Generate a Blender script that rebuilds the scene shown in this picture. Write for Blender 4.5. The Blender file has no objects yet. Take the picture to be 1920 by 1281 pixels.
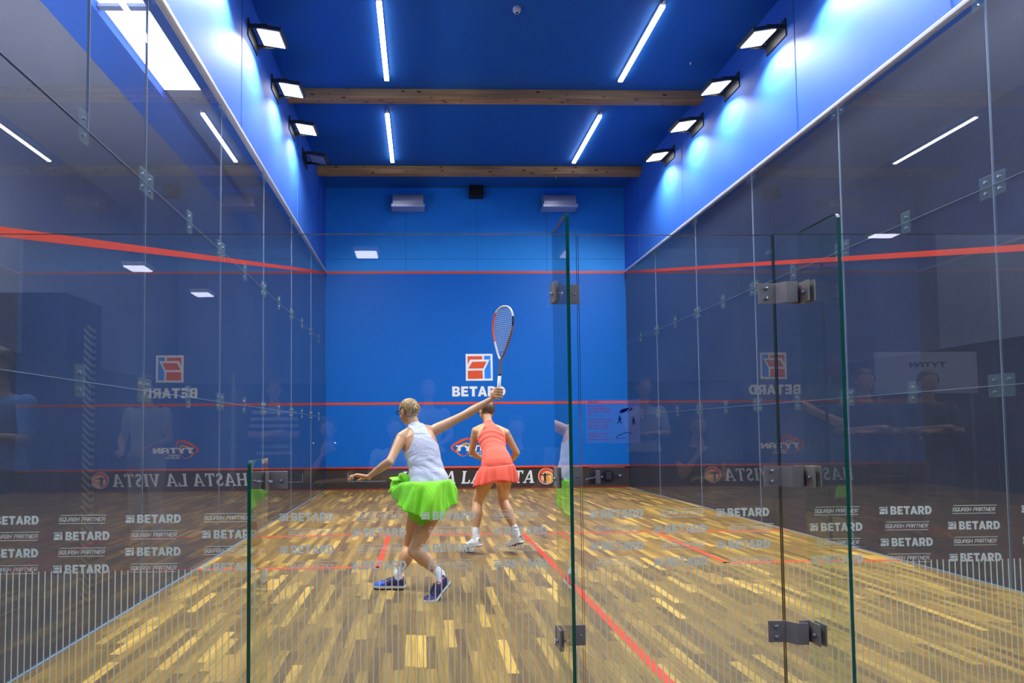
import bpy, bmesh, math, random
import numpy as np
from mathutils import Vector, Matrix
from mathutils.bvhtree import BVHTree
random.seed(7)
SC = bpy.context.scene
COL = SC.collection
V = Vector
PI = math.pi

# ------------------------------------------------------------------ camera
F = 1110.31
cam_d = bpy.data.cameras.new('camera')
cam = bpy.data.objects.new('camera', cam_d); COL.objects.link(cam)
right = V((0.99968913, -0.02365756, -0.00787141))
up = V((0.00690771, -0.04054439, 0.99915386))
fwd = V((0.02395668, 0.99889763, 0.04036837))
m = Matrix((right, up, -fwd)).transposed().to_4x4()
m.translation = V((-1.174, -2.7284, 1.2095))
cam.matrix_world = m
cam_d.sensor_width = 36; cam_d.lens = F/1920*36
cam_d.shift_x = (960-818.0)/1920; cam_d.shift_y = (764.5-640.5)/1920
cam_d.clip_start = 0.02
SC.camera = cam

# ------------------------------------------------------------------ render look
SC.view_settings.view_transform = 'Standard'
SC.view_settings.look = 'None'
SC.view_settings.gamma = 1
SC.view_settings.use_curve_mapping = False
SC.view_settings.exposure = 0.05
SC.render.engine = 'CYCLES'
cy = SC.cycles
cy.max_bounces = 10; cy.diffuse_bounces = 4; cy.glossy_bounces = 5
cy.transmission_bounces = 6; cy.transparent_max_bounces = 24
cy.use_denoising = True
cy.sample_clamp_indirect = 6
cy.caustics_reflective = False; cy.caustics_refractive = False

world = bpy.data.worlds.new('world'); SC.world = world; world.use_nodes = True
bg = world.node_tree.nodes['Background']
bg.inputs[0].default_value = (0.5, 0.55, 0.7, 1); bg.inputs[1].default_value = 0.05
FLOOD_POWER = 9.0
FLOOD_WATTS = 105.0
TUBE_POWER = 14.0

# ------------------------------------------------------------------ materials
def C(h):
    h = h.lstrip('#')
    o = []
    for i in (0, 2, 4):
        c = int(h[i:i+2], 16)/255
        o.append(c/12.92 if c <= 0.04045 else ((c+0.055)/1.055)**2.4)
    return (*o, 1)

class NT:
    def __init__(s, name):
        s.m = bpy.data.materials.new(name); s.m.use_nodes = True
        s.t = s.m.node_tree; s.t.nodes.clear()
        s.out = s.t.nodes.new('ShaderNodeOutputMaterial')
    def n(s, typ, **kw):
        nd = s.t.nodes.new(typ)
        for k, v in kw.items():
            if k.startswith('i'):
                try: nd.inputs[int(k[1:])].default_value = v
                except ValueError: setattr(nd, k, v)
            else: setattr(nd, k, v)
        return nd
    def l(s, a, ai, b, bi): s.t.links.new(a.outputs[ai], b.inputs[bi])
    def surf(s, nd): s.t.links.new(nd.outputs[0], s.out.inputs[0]); return s.m

def pbr(name, col, rough=0.5, metal=0.0, spec=0.5, noise=0.0, nscale=20, bump=0.0, coat=0.0, sheen=0.0):
    """Principled material with a slight procedural variation of colour and relief"""
    t = NT(name)
    p = t.n('ShaderNodeBsdfPrincipled')
    c = C(col) if isinstance(col, str) else col
    p.inputs['Roughness'].default_value = rough
    p.inputs['Metallic'].default_value = metal
    p.inputs['Specular IOR Level'].default_value = spec
    p.inputs['Coat Weight'].default_value = coat
    p.inputs['Sheen Weight'].default_value = sheen
    tc = t.n('ShaderNodeTexCoord')
    nz = t.n('ShaderNodeTexNoise'); nz.inputs['Scale'].default_value = nscale; nz.inputs['Detail'].default_value = 4
    t.l(tc, 3, nz, 0)
    mx = t.n('ShaderNodeMix', data_type='RGBA')
    t.l(nz, 0, mx, 0)
    k = noise
    mx.inputs[6].default_value = tuple(max(0, x*(1-k)) for x in c[:3])+(1,)
    mx.inputs[7].default_value = tuple(min(1, x*(1+k)) for x in c[:3])+(1,)
    t.l(mx, 2, p, 0)
    if bump:
        b = t.n('ShaderNodeBump'); b.inputs['Strength'].default_value = bump; b.inputs['Distance'].default_value = 0.004
        t.l(nz, 0, b, 'Height'); t.t.links.new(b.outputs[0], p.inputs['Normal'])
    return t.surf(p)

def emit(name, col, power):
    t = NT(name)
    e = t.n('ShaderNodeEmission'); e.inputs[0].default_value = C(col); e.inputs[1].default_value = power
    return t.surf(e)

def glass(name, tint, film=None, film_amt=0.0, ior=1.5):
    t = NT(name)
    tr = t.n('ShaderNodeBsdfTransparent'); tr.inputs[0].default_value = (*tint, 1)
    gl = t.n('ShaderNodeBsdfGlossy'); gl.inputs['Roughness'].default_value = 0.0
    fr = t.n('ShaderNodeFresnel'); fr.inputs[0].default_value = ior
    base = tr
    if film:
        d = t.n('ShaderNodeBsdfDiffuse'); d.inputs[0].default_value = C(film)
        tc = t.n('ShaderNodeTexCoord')
        nz = t.n('ShaderNodeTexNoise'); nz.inputs['Scale'].default_value = 0.8; nz.inputs['Detail'].default_value = 5
        t.l(tc, 3, nz, 0)
        mr = t.n('ShaderNodeMapRange'); mr.inputs[1].default_value = .3; mr.inputs[2].default_value = .7
        mr.inputs[3].default_value = film_amt*.7; mr.inputs[4].default_value = film_amt*1.3
        t.l(nz, 0, mr, 0)
        mf = t.n('ShaderNodeMixShader'); t.l(mr, 0, mf, 0); t.l(tr, 0, mf, 1); t.l(d, 0, mf, 2)
        base = mf
    geo = t.n('ShaderNodeNewGeometry')
    mm = t.n('ShaderNodeMath', operation='MULTIPLY')      # the inner face of the slab is seen from its back: no total reflection
    inv = t.n('ShaderNodeMath', operation='SUBTRACT'); inv.inputs[0].default_value = 1
    t.l(geo, 'Backfacing', inv, 1)
    t.l(fr, 0, mm, 0); t.l(inv, 0, mm, 1)
    mul = t.n('ShaderNodeMath', operation='MULTIPLY'); mul.inputs[1].default_value = 1.75; mul.use_clamp = True
    t.l(mm, 0, mul, 0)
    mx = t.n('ShaderNodeMixShader'); t.l(mul, 0, mx, 0); t.l(base, 0, mx, 1); t.l(gl, 0, mx, 2)
    return t.surf(mx)

def frosted(name, col, solid=0.6):
    t = NT(name)
    tr = t.n('ShaderNodeBsdfTransparent')
    d = t.n('ShaderNodeBsdfDiffuse'); d.inputs[0].default_value = C(col)
    tl = t.n('ShaderNodeBsdfTranslucent'); tl.inputs[0].default_value = C(col)
    a = t.n('ShaderNodeMixShader'); a.inputs[0].default_value = .5; t.l(d, 0, a, 1); t.l(tl, 0, a, 2)
    b = t.n('ShaderNodeMixShader'); b.inputs[0].default_value = solid; t.l(tr, 0, b, 1); t.l(a, 0, b, 2)
    return t.surf(b)

def parquet():
    t = NT('parquet')
    tc = t.n('ShaderNodeTexCoord'); sx = t.n('ShaderNodeSeparateXYZ'); t.l(tc, 3, sx, 0)
    def mth(op, a=None, b=None, va=None, vb=None):
        n = t.n('ShaderNodeMath', operation=op)
        if a: t.l(a[0], a[1], n, 0)
        elif va is not None: n.inputs[0].default_value = va
        if b: t.l(b[0], b[1], n, 1)
        elif vb is not None: n.inputs[1].default_value = vb
        return n
    W, L = 0.058, 0.48
    xs = mth('DIVIDE', (sx, 0), vb=W); row = mth('FLOOR', (xs, 0)); fx = mth('FRACT', (xs, 0))
    wn = t.n('ShaderNodeTexWhiteNoise', noise_dimensions='1D'); t.l(row, 0, wn, 'W')
    ys = mth('DIVIDE', (sx, 1), vb=L); of = mth('MULTIPLY', (wn, 0), vb=7.3); ya = mth('ADD', (ys, 0), (of, 0))
    idy = mth('FLOOR', (ya, 0)); fy = mth('FRACT', (ya, 0))
    cb = t.n('ShaderNodeCombineXYZ'); t.l(row, 0, cb, 0); t.l(idy, 0, cb, 1)
    w2 = t.n('ShaderNodeTexWhiteNoise', noise_dimensions='3D'); t.l(cb, 0, w2, 'Vector')
    ramp = t.n('ShaderNodeValToRGB'); t.l(w2, 0, ramp, 0)
    e = ramp.color_ramp.elements
    e[0].position = 0; e[0].color = C('#6b5431'); e[1].position = 1; e[1].color = C('#d2a750')
    for p, c in ((.13, '#785f37'), (.3, '#7f6535'), (.55, '#8c6f38'), (.78, '#9b7c3e'), (.92, '#b19046')):
        x = e.new(p); x.color = C(c)
    # grain running along the strip
    mp = t.n('ShaderNodeMapping'); mp.inputs['Scale'].default_value = (70, 3.2, 1); t.l(tc, 3, mp, 0)
    ad = t.n('ShaderNodeVectorMath', operation='ADD'); t.l(mp, 0, ad, 0)
    sc = t.n('ShaderNodeVectorMath', operation='SCALE'); sc.inputs['Scale'].default_value = 13.7
    t.l(w2, 1, sc, 0); t.l(sc, 0, ad, 1)
    nz = t.n('ShaderNodeTexNoise'); nz.inputs['Scale'].default_value = 1; nz.inputs['Detail'].default_value = 6; nz.inputs['Roughness'].default_value = .65
    t.l(ad, 0, nz, 0)
    gr = t.n('ShaderNodeMapRange'); gr.inputs[1].default_value = .25; gr.inputs[2].default_value = .75; gr.inputs[3].default_value = .5; gr.inputs[4].default_value = 1.42
    t.l(nz, 0, gr, 0)
    n2 = t.n('ShaderNodeTexNoise'); n2.inputs['Scale'].default_value = 1.1; n2.inputs['Detail'].default_value = 3; t.l(tc, 3, n2, 0)
    g2 = t.n('ShaderNodeMapRange'); g2.inputs[3].default_value = .8; g2.inputs[4].default_value = 1.2; t.l(n2, 0, g2, 0)
    k = mth('MULTIPLY', (gr, 0), (g2, 0))
    # seams
    def edge(f, w):
        a = mth('LESS_THAN', (f, 0), vb=w); b = mth('GREATER_THAN', (f, 0), vb=1-w); return mth('MAXIMUM', (a, 0), (b, 0))
    se = mth('MAXIMUM', (edge(fx, .018), 0), (edge(fy, .003), 0))
    sm = mth('MULTIPLY', (se, 0), vb=.35); s1 = mth('SUBTRACT', None, (sm, 0), va=1.0)
    k2 = mth('MULTIPLY', (k, 0), (s1, 0))
    vs = t.n('ShaderNodeVectorMath', operation='SCALE'); t.l(ramp, 0, vs, 0); t.t.links.new(k2.outputs[0], vs.inputs['Scale'])
    p = t.n('ShaderNodeBsdfPrincipled'); t.l(vs, 0, p, 0)
    p.inputs['Roughness'].default_value = .42; p.inputs['Specular IOR Level'].default_value = .35
    return t.surf(p)

def timber():
    t = NT('pine_timber')
    tc = t.n('ShaderNodeTexCoord')
    mp = t.n('ShaderNodeMapping'); mp.inputs['Scale'].default_value = (1.2, 22, 22); t.l(tc, 3, mp, 0)
    nz = t.n('ShaderNodeTexNoise'); nz.inputs['Scale'].default_value = 1; nz.inputs['Detail'].default_value = 5; t.l(mp, 0, nz, 0)
    r = t.n('ShaderNodeValToRGB'); t.l(nz, 0, r, 0)
    r.color_ramp.elements[0].position = .3; r.color_ramp.elements[0].color = C('#93703f')
    r.color_ramp.elements[1].position = .72; r.color_ramp.elements[1].color = C('#c49b62')
    m2 = t.n('ShaderNodeMapping'); m2.inputs['Scale'].default_value = (4.2, 11, 11); t.l(tc, 3, m2, 0)
    vo = t.n('ShaderNodeTexVoronoi'); vo.inputs['Scale'].default_value = 1; t.l(m2, 0, vo, 0)
    kr = t.n('ShaderNodeMapRange'); kr.inputs[1].default_value = .10; kr.inputs[2].default_value = .20; t.l(vo, 0, kr, 0)
    mx = t.n('ShaderNodeMix', data_type='RGBA'); t.l(kr, 0, mx, 0); mx.inputs[6].default_value = C('#3c2814'); t.l(r, 0, mx, 7)
    p = t.n('ShaderNodeBsdfPrincipled'); p.inputs['Roughness'].default_value = .7; t.l(mx, 2, p, 0)
    return t.surf(p)

def hazard():
    t = NT('hazard_stripe')
    tc = t.n('ShaderNodeTexCoord'); s = t.n('ShaderNodeSeparateXYZ'); t.l(tc, 3, s, 0)
    a = t.n('ShaderNodeMath', operation='ADD'); t.l(s, 0, a, 0); t.l(s, 2, a, 1)
    b = t.n('ShaderNodeMath', operation='MULTIPLY'); b.inputs[1].default_value = 19.5; t.l(a, 0, b, 0)
    f = t.n('ShaderNodeMath', operation='FRACT'); t.l(b, 0, f, 0)
    g = t.n('ShaderNodeMath', operation='GREATER_THAN'); g.inputs[1].default_value = .5; t.l(f, 0, g, 0)
    mx = t.n('ShaderNodeMix', data_type='RGBA'); t.l(g, 0, mx, 0); mx.inputs[6].default_value = C('#0c0c0e'); mx.inputs[7].default_value = C('#d8cfa0')
    p = t.n('ShaderNodeBsdfPrincipled'); p.inputs['Roughness'].default_value = .5; t.l(mx, 2, p, 0)
    return t.surf(p)

M = {}
M['blue_low'] = pbr('playing_wall_blue', '#0064c8', .5, spec=.25, noise=.06, nscale=9)
M['blue_side'] = pbr('side_wall_blue', '#2a68cc', .6, noise=.05, nscale=6)
M['blue_up'] = pbr('upper_wall_blue', '#2492f2', .6, spec=.25, noise=.05, nscale=6)
M['blue_ceil'] = pbr('ceiling_blue', '#0860b2', .7, noise=.05, nscale=7)
M['parquet'] = parquet()
M['line_red'] = pbr('line_red', '#d8431c', .5, noise=.08, nscale=14)
M['tin'] = pbr('tin_charcoal', '#332c28', .5, noise=.15, nscale=12)
M['white_letter'] = pbr('white_letter', '#e9eefa', .5)
M['logo_orange'] = pbr('logo_orange', '#e4501c', .5)
M['logo_yellow'] = pbr('logo_yellow', '#f2a21e', .5)
M['logo_blue'] = pbr('logo_blue', '#0a86ff', .5)
M['glass'] = glass('clear_glass', (.965, .985, .975))
M['fin_glass'] = glass('fin_glass', (.93, .975, .945))
M['side_glass'] = glass('tinted_side_glass', (.52, .53, .56), '#8490ac', .17)
M['glass_edge'] = pbr('glass_edge', '#0d5a44', .15, spec=.8)
M['glass_edge_dark'] = pbr('glass_edge_dark', '#122b26', .2, spec=.8)
M['joint'] = pbr('silicone_joint', '#8496aa', .35)
M['clampfilm'] = frosted('clamp_plate_glass', '#9ac0cc', .13)
M['bolt'] = pbr('bolt_steel', '#b8bec8', .25, metal=.8)
M['steel'] = pbr('brushed_steel', '#8f8680', .42, metal=.25, noise=.05, nscale=60)
M['steel_dark'] = pbr('dark_steel', '#5c5351', .4, metal=.3, noise=.05, nscale=60)
M['alu'] = pbr('aluminium_trim', '#dfe4ee', .3, metal=.4)
M['frost'] = frosted('frosted_film', '#dbe6e2', .72)
M['frost_line'] = frosted('frosted_line_film', '#d8e8da', .74)
M['sign'] = frosted('sign_film', '#8a90e0', .09)
M['sign_red'] = frosted('sign_red', '#a01830', .8)
M['sign_blue'] = frosted('sign_blue', '#101a70', .9)
M['timber'] = timber()
M['tube'] = emit('tube_glow', '#eef0ff', TUBE_POWER)
M['flood'] = emit('flood_glow', '#fffaf0', FLOOD_POWER)
M['flood_off'] = pbr('flood_lens_off', '#8fa0b0', .2)
M['housing'] = pbr('flood_housing', '#25282c', .5)
M['black'] = pbr('speaker_black', '#17120f', .6)
M['duct'] = pbr('vent_metal', '#d4d8e2', .35, metal=.55)
M['white_plastic'] = pbr('white_plastic', '#d9dde2', .4)
M['hazard'] = hazard()
M['hall_floor'] = pbr('hall_floor_brown', '#4a3831', .45, noise=.25, nscale=4)
M['hall_wall'] = pbr('hall_wall_grey', '#9aa0ac', .8, noise=.12, nscale=1.5)
M['hall_low'] = pbr('hall_wall_navy', '#252f55', .8, noise=.15, nscale=1.2)
M['hall_ceil'] = pbr('hall_ceiling_grey', '#a3a3a8', .8, noise=.1, nscale=2)
M['hall_blue'] = pbr('hall_beam_blue', '#3f78e0', .7)
M['skylight'] = emit('skylight_glow', '#dfe9ff', 22)
M['fill_panel_glow'] = emit('fill_panel_glow_soft', '#dfe9ff', 7)  # glow of the two light panels added behind the camera
M['lamp_panel'] = emit('lamp_panel_glow', '#e6e6ff', 14.0)
M['banner'] = pbr('banner_white', '#c9ced8', .7)
M['dark_text'] = pbr('banner_text', '#20242c', .7)

# ------------------------------------------------------------------ mesh helpers
def link(o, parent=None):
    COL.objects.link(o)
    if parent is not None:
        o.parent = parent
        o.matrix_parent_inverse = Matrix.Identity(4)
        if parent.location.length > 0 or parent.rotation_euler[:] != (0, 0, 0):
            mw = Matrix.LocRotScale(parent.location, parent.rotation_euler, None)
            o.matrix_parent_inverse = mw.inverted()
    return o

def obj(name, bm, mat, parent=None, smooth=False, label=None):
    me = bpy.data.meshes.new(name)
    bm.normal_update(); bm.to_mesh(me); bm.free()
    return obj_me(name, me, mat, parent, smooth, label)

def obj_me(name, me, mat, parent=None, smooth=False, label=None):
    for mt in (mat if isinstance(mat, (list, tuple)) else [mat]): me.materials.append(mt)
    if smooth:
        for p in me.polygons: p.use_smooth = True
    o = bpy.data.objects.new(name, me)
    if label: o['label'] = label
    return link(o, parent)

def empty(name, loc=(0, 0, 0), label=None, cat=None, group=None, kind=None):
    o = bpy.data.objects.new(name, None); COL.objects.link(o); o.location = loc
    o.empty_display_size = .1
    return tag(o, label, cat, group, kind)

def tag(o, label=None, cat=None, group=None, kind=None):
    if label: o['label'] = label
    if cat: o['category'] = cat
    if group: o['group'] = group
    if kind: o['kind'] = kind
    return o

def box(bm, lo, hi, mi=0, bev=0, R=None):
    lo, hi = V(lo), V(hi)
    vs = [bm.verts.new(((lo, hi)[i].x, (lo, hi)[j].y, (lo, hi)[k].z)) for i in (0, 1) for j in (0, 1) for k in (0, 1)]
    fs = [bm.faces.new([vs[a] for a in q]) for q in ((0, 1, 3, 2), (4, 6, 7, 5), (0, 4, 5, 1), (2, 3, 7, 6), (0, 2, 6, 4), (1, 5, 7, 3))]
    for f in fs: f.material_index = mi
    if R is not None:
        for v in vs: v.co = R @ v.co
    if bev:
        es = list({e for f in fs for e in f.edges})
        r = bmesh.ops.bevel(bm, geom=es, offset=bev, segments=2, affect='EDGES', profile=.6)
        for f in r['faces']: f.material_index = mi
    return vs

def cyl(bm, a, b, r, n=16, r2=None, mi=0, caps=True):
    a, b = V(a), V(b); d = (b-a).normalized()
    x = d.orthogonal().normalized(); y = d.cross(x)
    r2 = r if r2 is None else r2
    A = [bm.verts.new(a+(x*math.cos(t)+y*math.sin(t))*r) for t in [2*PI*i/n for i in range(n)]]
    B = [bm.verts.new(b+(x*math.cos(t)+y*math.sin(t))*r2) for t in [2*PI*i/n for i in range(n)]]
    for i in range(n):
        f = bm.faces.new((A[i], A[(i+1) % n], B[(i+1) % n], B[i])); f.material_index = mi
    if caps:
        bm.faces.new(A[::-1]).material_index = mi; bm.faces.new(B).material_index = mi

def ellipsoid(bm, c, r, R=None, seg=20, rings=12):
    c = V(c); res = []
    for i in range(1, rings):
        ph = PI*i/rings; row = []
        for j in range(seg):
            th = 2*PI*j/seg
            p = V((r[0]*math.sin(ph)*math.cos(th), r[1]*math.sin(ph)*math.sin(th), r[2]*math.cos(ph)))
            if R is not None: p = R @ p
            row.append(bm.verts.new(c+p))
        res.append(row)
    t = V((0, 0, r[2])); b = V((0, 0, -r[2]))
    if R is not None: t = R @ t; b = R @ b
    t = bm.verts.new(c+t); b = bm.verts.new(c+b)
    for j in range(seg):
        bm.faces.new((t, res[0][j], res[0][(j+1) % seg]))
        bm.faces.new((b, res[-1][(j+1) % seg], res[-1][j]))
        for i in range(len(res)-1):
            bm.faces.new((res[i][j], res[i+1][j], res[i+1][(j+1) % seg], res[i][(j+1) % seg]))

def catmull(P, n, closed=False):
    P = [np.array(p, float) for p in P]; N = len(P); out = []
    rng = range(N) if closed else range(N-1)
    for i in rng:
        if closed: p0, p1, p2, p3 = P[i-1], P[i], P[(i+1) % N], P[(i+2) % N]
        else: p0, p1, p2, p3 = P[max(i-1, 0)], P[i], P[i+1], P[min(i+2, N-1)]
        for k in range(n):
            t = k/n
            out.append(.5*((2*p1)+(-p0+p2)*t+(2*p0-5*p1+4*p2-p3)*t*t+(-p0+3*p1-3*p2+p3)*t**3))
    if not closed: out.append(P[-1])
    return out

def loft(bm, st, n=20, ref=None, sub=5, cap=True, closed_loop=False, mi=0):
    """st: list of (x,y,z, ra, rb); ref: lateral direction or list of them; the tube's ra lies along ref"""
    N = len(st)
    refs = ref if isinstance(ref, list) else [ref]*N
    if refs[0] is None:
        d = V(st[-1][:3])-V(st[0][:3]); refs = [tuple(d.orthogonal().normalized())]*N
    full = [tuple(s)+tuple(r) for s, r in zip(st, refs)]
    S = catmull(full, sub, closed_loop) if sub > 1 else [np.array(f) for f in full]
    rings = []
    K = len(S)
    for i, s in enumerate(S):
        p = V(s[:3])
        if closed_loop: tg = V(S[(i+1) % K][:3])-V(S[i-1][:3])
        else: tg = V(S[min(i+1, K-1)][:3])-V(S[max(i-1, 0)][:3])
        tg.normalize()
        ax = V(s[5:8]); ax = (ax-tg*ax.dot(tg)).normalized(); ay = tg.cross(ax)
        rings.append((p, ax, ay, max(s[3], 1e-4), max(s[4], 1e-4), tg))
    def ring(p, ax, ay, ra, rb): return [bm.verts.new(p+ax*(ra*math.cos(t))+ay*(rb*math.sin(t))) for t in [2*PI*j/n for j in range(n)]]
    seq = []
    if cap and not closed_loop:
        p, ax, ay, ra, rb, tg = rings[0]; rr = min(ra, rb)
        pole0 = bm.verts.new(p-tg*rr*.95)
        for a in (70, 45, 22): seq.append(ring(p-tg*rr*.95*math.sin(math.radians(a)), ax, ay, ra*math.cos(math.radians(a)), rb*math.cos(math.radians(a))))
    for p, ax, ay, ra, rb, tg in rings: seq.append(ring(p, ax, ay, ra, rb))
    if cap and not closed_loop:
        p, ax, ay, ra, rb, tg = rings[-1]; rr = min(ra, rb)
        for a in (22, 45, 70): seq.append(ring(p+tg*rr*.95*math.sin(math.radians(a)), ax, ay, ra*math.cos(math.radians(a)), rb*math.cos(math.radians(a))))
        pole1 = bm.verts.new(p+tg*rr*.95)
    for i in range(len(seq)-(0 if closed_loop else 1)):
        A, B = seq[i], seq[(i+1) % len(seq)]
        for j in range(n):
            f = bm.faces.new((A[j], A[(j+1) % n], B[(j+1) % n], B[j])); f.material_index = mi
    if cap and not closed_loop:
        for j in range(n):
            bm.faces.new((pole0, seq[0][(j+1) % n], seq[0][j])).material_index = mi
            bm.faces.new((pole1, seq[-1][j], seq[-1][(j+1) % n])).material_index = mi

def poly_mesh(loops, depth, place, flip=False):
    """filled 2D shape with holes -> mesh slab; place maps (u,v) in metres to world, depth along its normal"""
    cu = bpy.data.curves.new('shape', 'CURVE'); cu.dimensions = '2D'; cu.fill_mode = 'BOTH'; cu.extrude = depth/2
    for lp in loops:
        s = cu.splines.new('POLY'); s.points.add(len(lp)-1)
        for i, (u, v) in enumerate(lp): s.points[i].co = (u, v, 0, 1)
        s.use_cyclic_u = True
    o = bpy.data.objects.new('shape', cu); COL.objects.link(o)
    dg = bpy.context.evaluated_depsgraph_get()
    me = bpy.data.meshes.new_from_object(o.evaluated_get(dg))
    bpy.data.objects.remove(o); bpy.data.curves.remove(cu)
    me.transform(place)
    return me

def text_loops_mesh(txt, w, h, depth, place, offset=0.0, shear=0.0, spacing=1.0):
    cu = bpy.data.curves.new('txt', 'FONT'); cu.body = txt; cu.size = 1; cu.offset = offset; cu.shear = shear
    cu.space_character = spacing; cu.resolution_u = 4; cu.fill_mode = 'FRONT'
    o = bpy.data.objects.new('txt', cu); COL.objects.link(o)
    dg = bpy.context.evaluated_depsgraph_get()
    me = bpy.data.meshes.new_from_object(o.evaluated_get(dg))
    bpy.data.objects.remove(o); bpy.data.curves.remove(cu)
    xs = [v.co.x for v in me.vertices]; ys = [v.co.y for v in me.vertices]
    x0, x1, y0, y1 = min(xs), max(xs), min(ys), max(ys)
    for v in me.vertices:
        v.co = ((v.co.x-x0)/(x1-x0)*w, (v.co.y-y0)/(y1-y0)*h, 0)
    me.transform(place)
    return me

STROKES = {
 'A': ['0,0 0,.8 .15,1 .45,1 .6,.8 .6,0', '0,.42 .6,.42'], 'B': ['0,0 0,1 .45,1 .58,.85 .58,.65 .45,.52 0,.52', '.45,.52 .6,.38 .6,.14 .45,0 0,0'],
 'C': ['.6,.8 .6,.88 .48,1 .12,1 0,.88 0,.12 .12,0 .48,0 .6,.12 .6,.2'], 'D': ['0,0 0,1 .42,1 .6,.82 .6,.18 .42,0 0,0'], 'E': ['.6,1 0,1 0,0 .6,0', '0,.5 .5,.5'],
 'F': ['.6,1 0,1 0,0', '0,.5 .5,.5'], 'G': ['.6,.82 .6,.88 .48,1 .12,1 0,.88 0,.12 .12,0 .6,0 .6,.45 .35,.45'], 'H': ['0,0 0,1', '.6,0 .6,1', '0,.5 .6,.5'], 'I': ['.3,0 .3,1'],
 'J': ['.55,1 .55,.12 .43,0 .12,0 0,.15'], 'K': ['0,0 0,1', '.6,1 0,.45', '.15,.58 .6,0'], 'L': ['0,1 0,0 .58,0'], 'M': ['0,0 0,1 .35,.45 .7,1 .7,0'], 'N': ['0,0 0,1 .6,0 .6,1'],
 'O': ['.12,0 0,.12 0,.88 .12,1 .48,1 .6,.88 .6,.12 .48,0 .12,0'], 'P': ['0,0 0,1 .48,1 .6,.88 .6,.55 .48,.43 0,.43'], 'Q': ['.12,0 0,.12 0,.88 .12,1 .48,1 .6,.88 .6,.12 .48,0 .12,0', '.32,.22 .58,-.16'],
 'R': ['0,0 0,1 .48,1 .6,.88 .6,.57 .48,.45 0,.45', '.32,.45 .6,0'], 'S': ['.6,.8 .6,.88 .48,1 .12,1 0,.88 0,.62 .12,.52 .48,.48 .6,.38 .6,.12 .48,0 .12,0 0,.12 0,.2'],
 'T': ['.3,0 .3,1', '-.02,1 .62,1'], 'U': ['0,1 0,.12 .12,0 .48,0 .6,.12 .6,1'], 'V': ['0,1 .3,0 .6,1'], 'W': ['0,1 .18,0 .4,.7 .62,0 .8,1'], 'X': ['0,0 .6,1', '0,1 .6,0'],
 'Y': ['0,1 .3,.5 .6,1', '.3,.5 .3,0'], 'Z': ['0,1 .6,1 0,0 .6,0'], ':': ['.1,.2 .1,.28', '.1,.7 .1,.78']}
def stroke_text(txt, w, h, place, weight=.17, shear=.2, gap=.26):
    segs = []; x = 0
    for ch in txt:
        if ch == ' ': x += .5; continue
        mx = .6
        for line in STROKES[ch]:
            P = [tuple(map(float, q.split(','))) for q in line.split()]; mx = max([mx if ch not in ':I' else .3]+[p[0] for p in P])
            segs += [((a[0]+x, a[1]), (b[0]+x, b[1])) for a, b in zip(P, P[1:])]
        x += mx+gap
    W_ = x-gap+shear; sx = w/W_
    bm = bmesh.new(); hw = weight/2
    for si, ((ax, ay), (bx, by)) in enumerate(segs):
        dx, dy = bx-ax, by-ay; d = math.hypot(dx, dy) or 1; dx /= d; dy /= d
        q = [(ax-dx*hw*.8+dy*hw, ay-dy*hw*.8-dx*hw), (bx+dx*hw*.8+dy*hw, by+dy*hw*.8-dx*hw), (bx+dx*hw*.8-dy*hw, by+dy*hw*.8+dx*hw), (ax-dx*hw*.8-dy*hw, ay-dy*hw*.8+dx*hw)]
        bm.faces.new([bm.verts.new(((u+v*shear)*sx, (v*(1-weight)+hw)*h, si*1.5e-5)) for u, v in q])
    me = bpy.data.meshes.new('s'); bm.to_mesh(me); bm.free(); me.transform(place); return me

def join(meshes):
    bm = bmesh.new()
    for i, e in enumerate(meshes):
        me, mi = e if isinstance(e, tuple) else (e, None)
        k = len(bm.faces); bm.from_mesh(me)
        if mi is not None:
            bm.faces.ensure_lookup_table()
            for f in bm.faces[k:]: f.material_index = mi
        bpy.data.meshes.remove(me)
    return bm

def wallplace(x, y, z, sx=1, sy=1):
    """u -> +x, v -> +z on a plane facing -y (towards the camera)"""
    return Matrix(((sx, 0, 0, x), (0, 0, 1, y), (0, sy, 0, z), (0, 0, 0, 1)))

def arc(cx, cy_, rx, ry, a0, a1, n=10):
    return [(cx+rx*math.cos(math.radians(a0+(a1-a0)*i/n)), cy_+ry*math.sin(math.radians(a0+(a1-a0)*i/n))) for i in range(n+1)]

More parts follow.
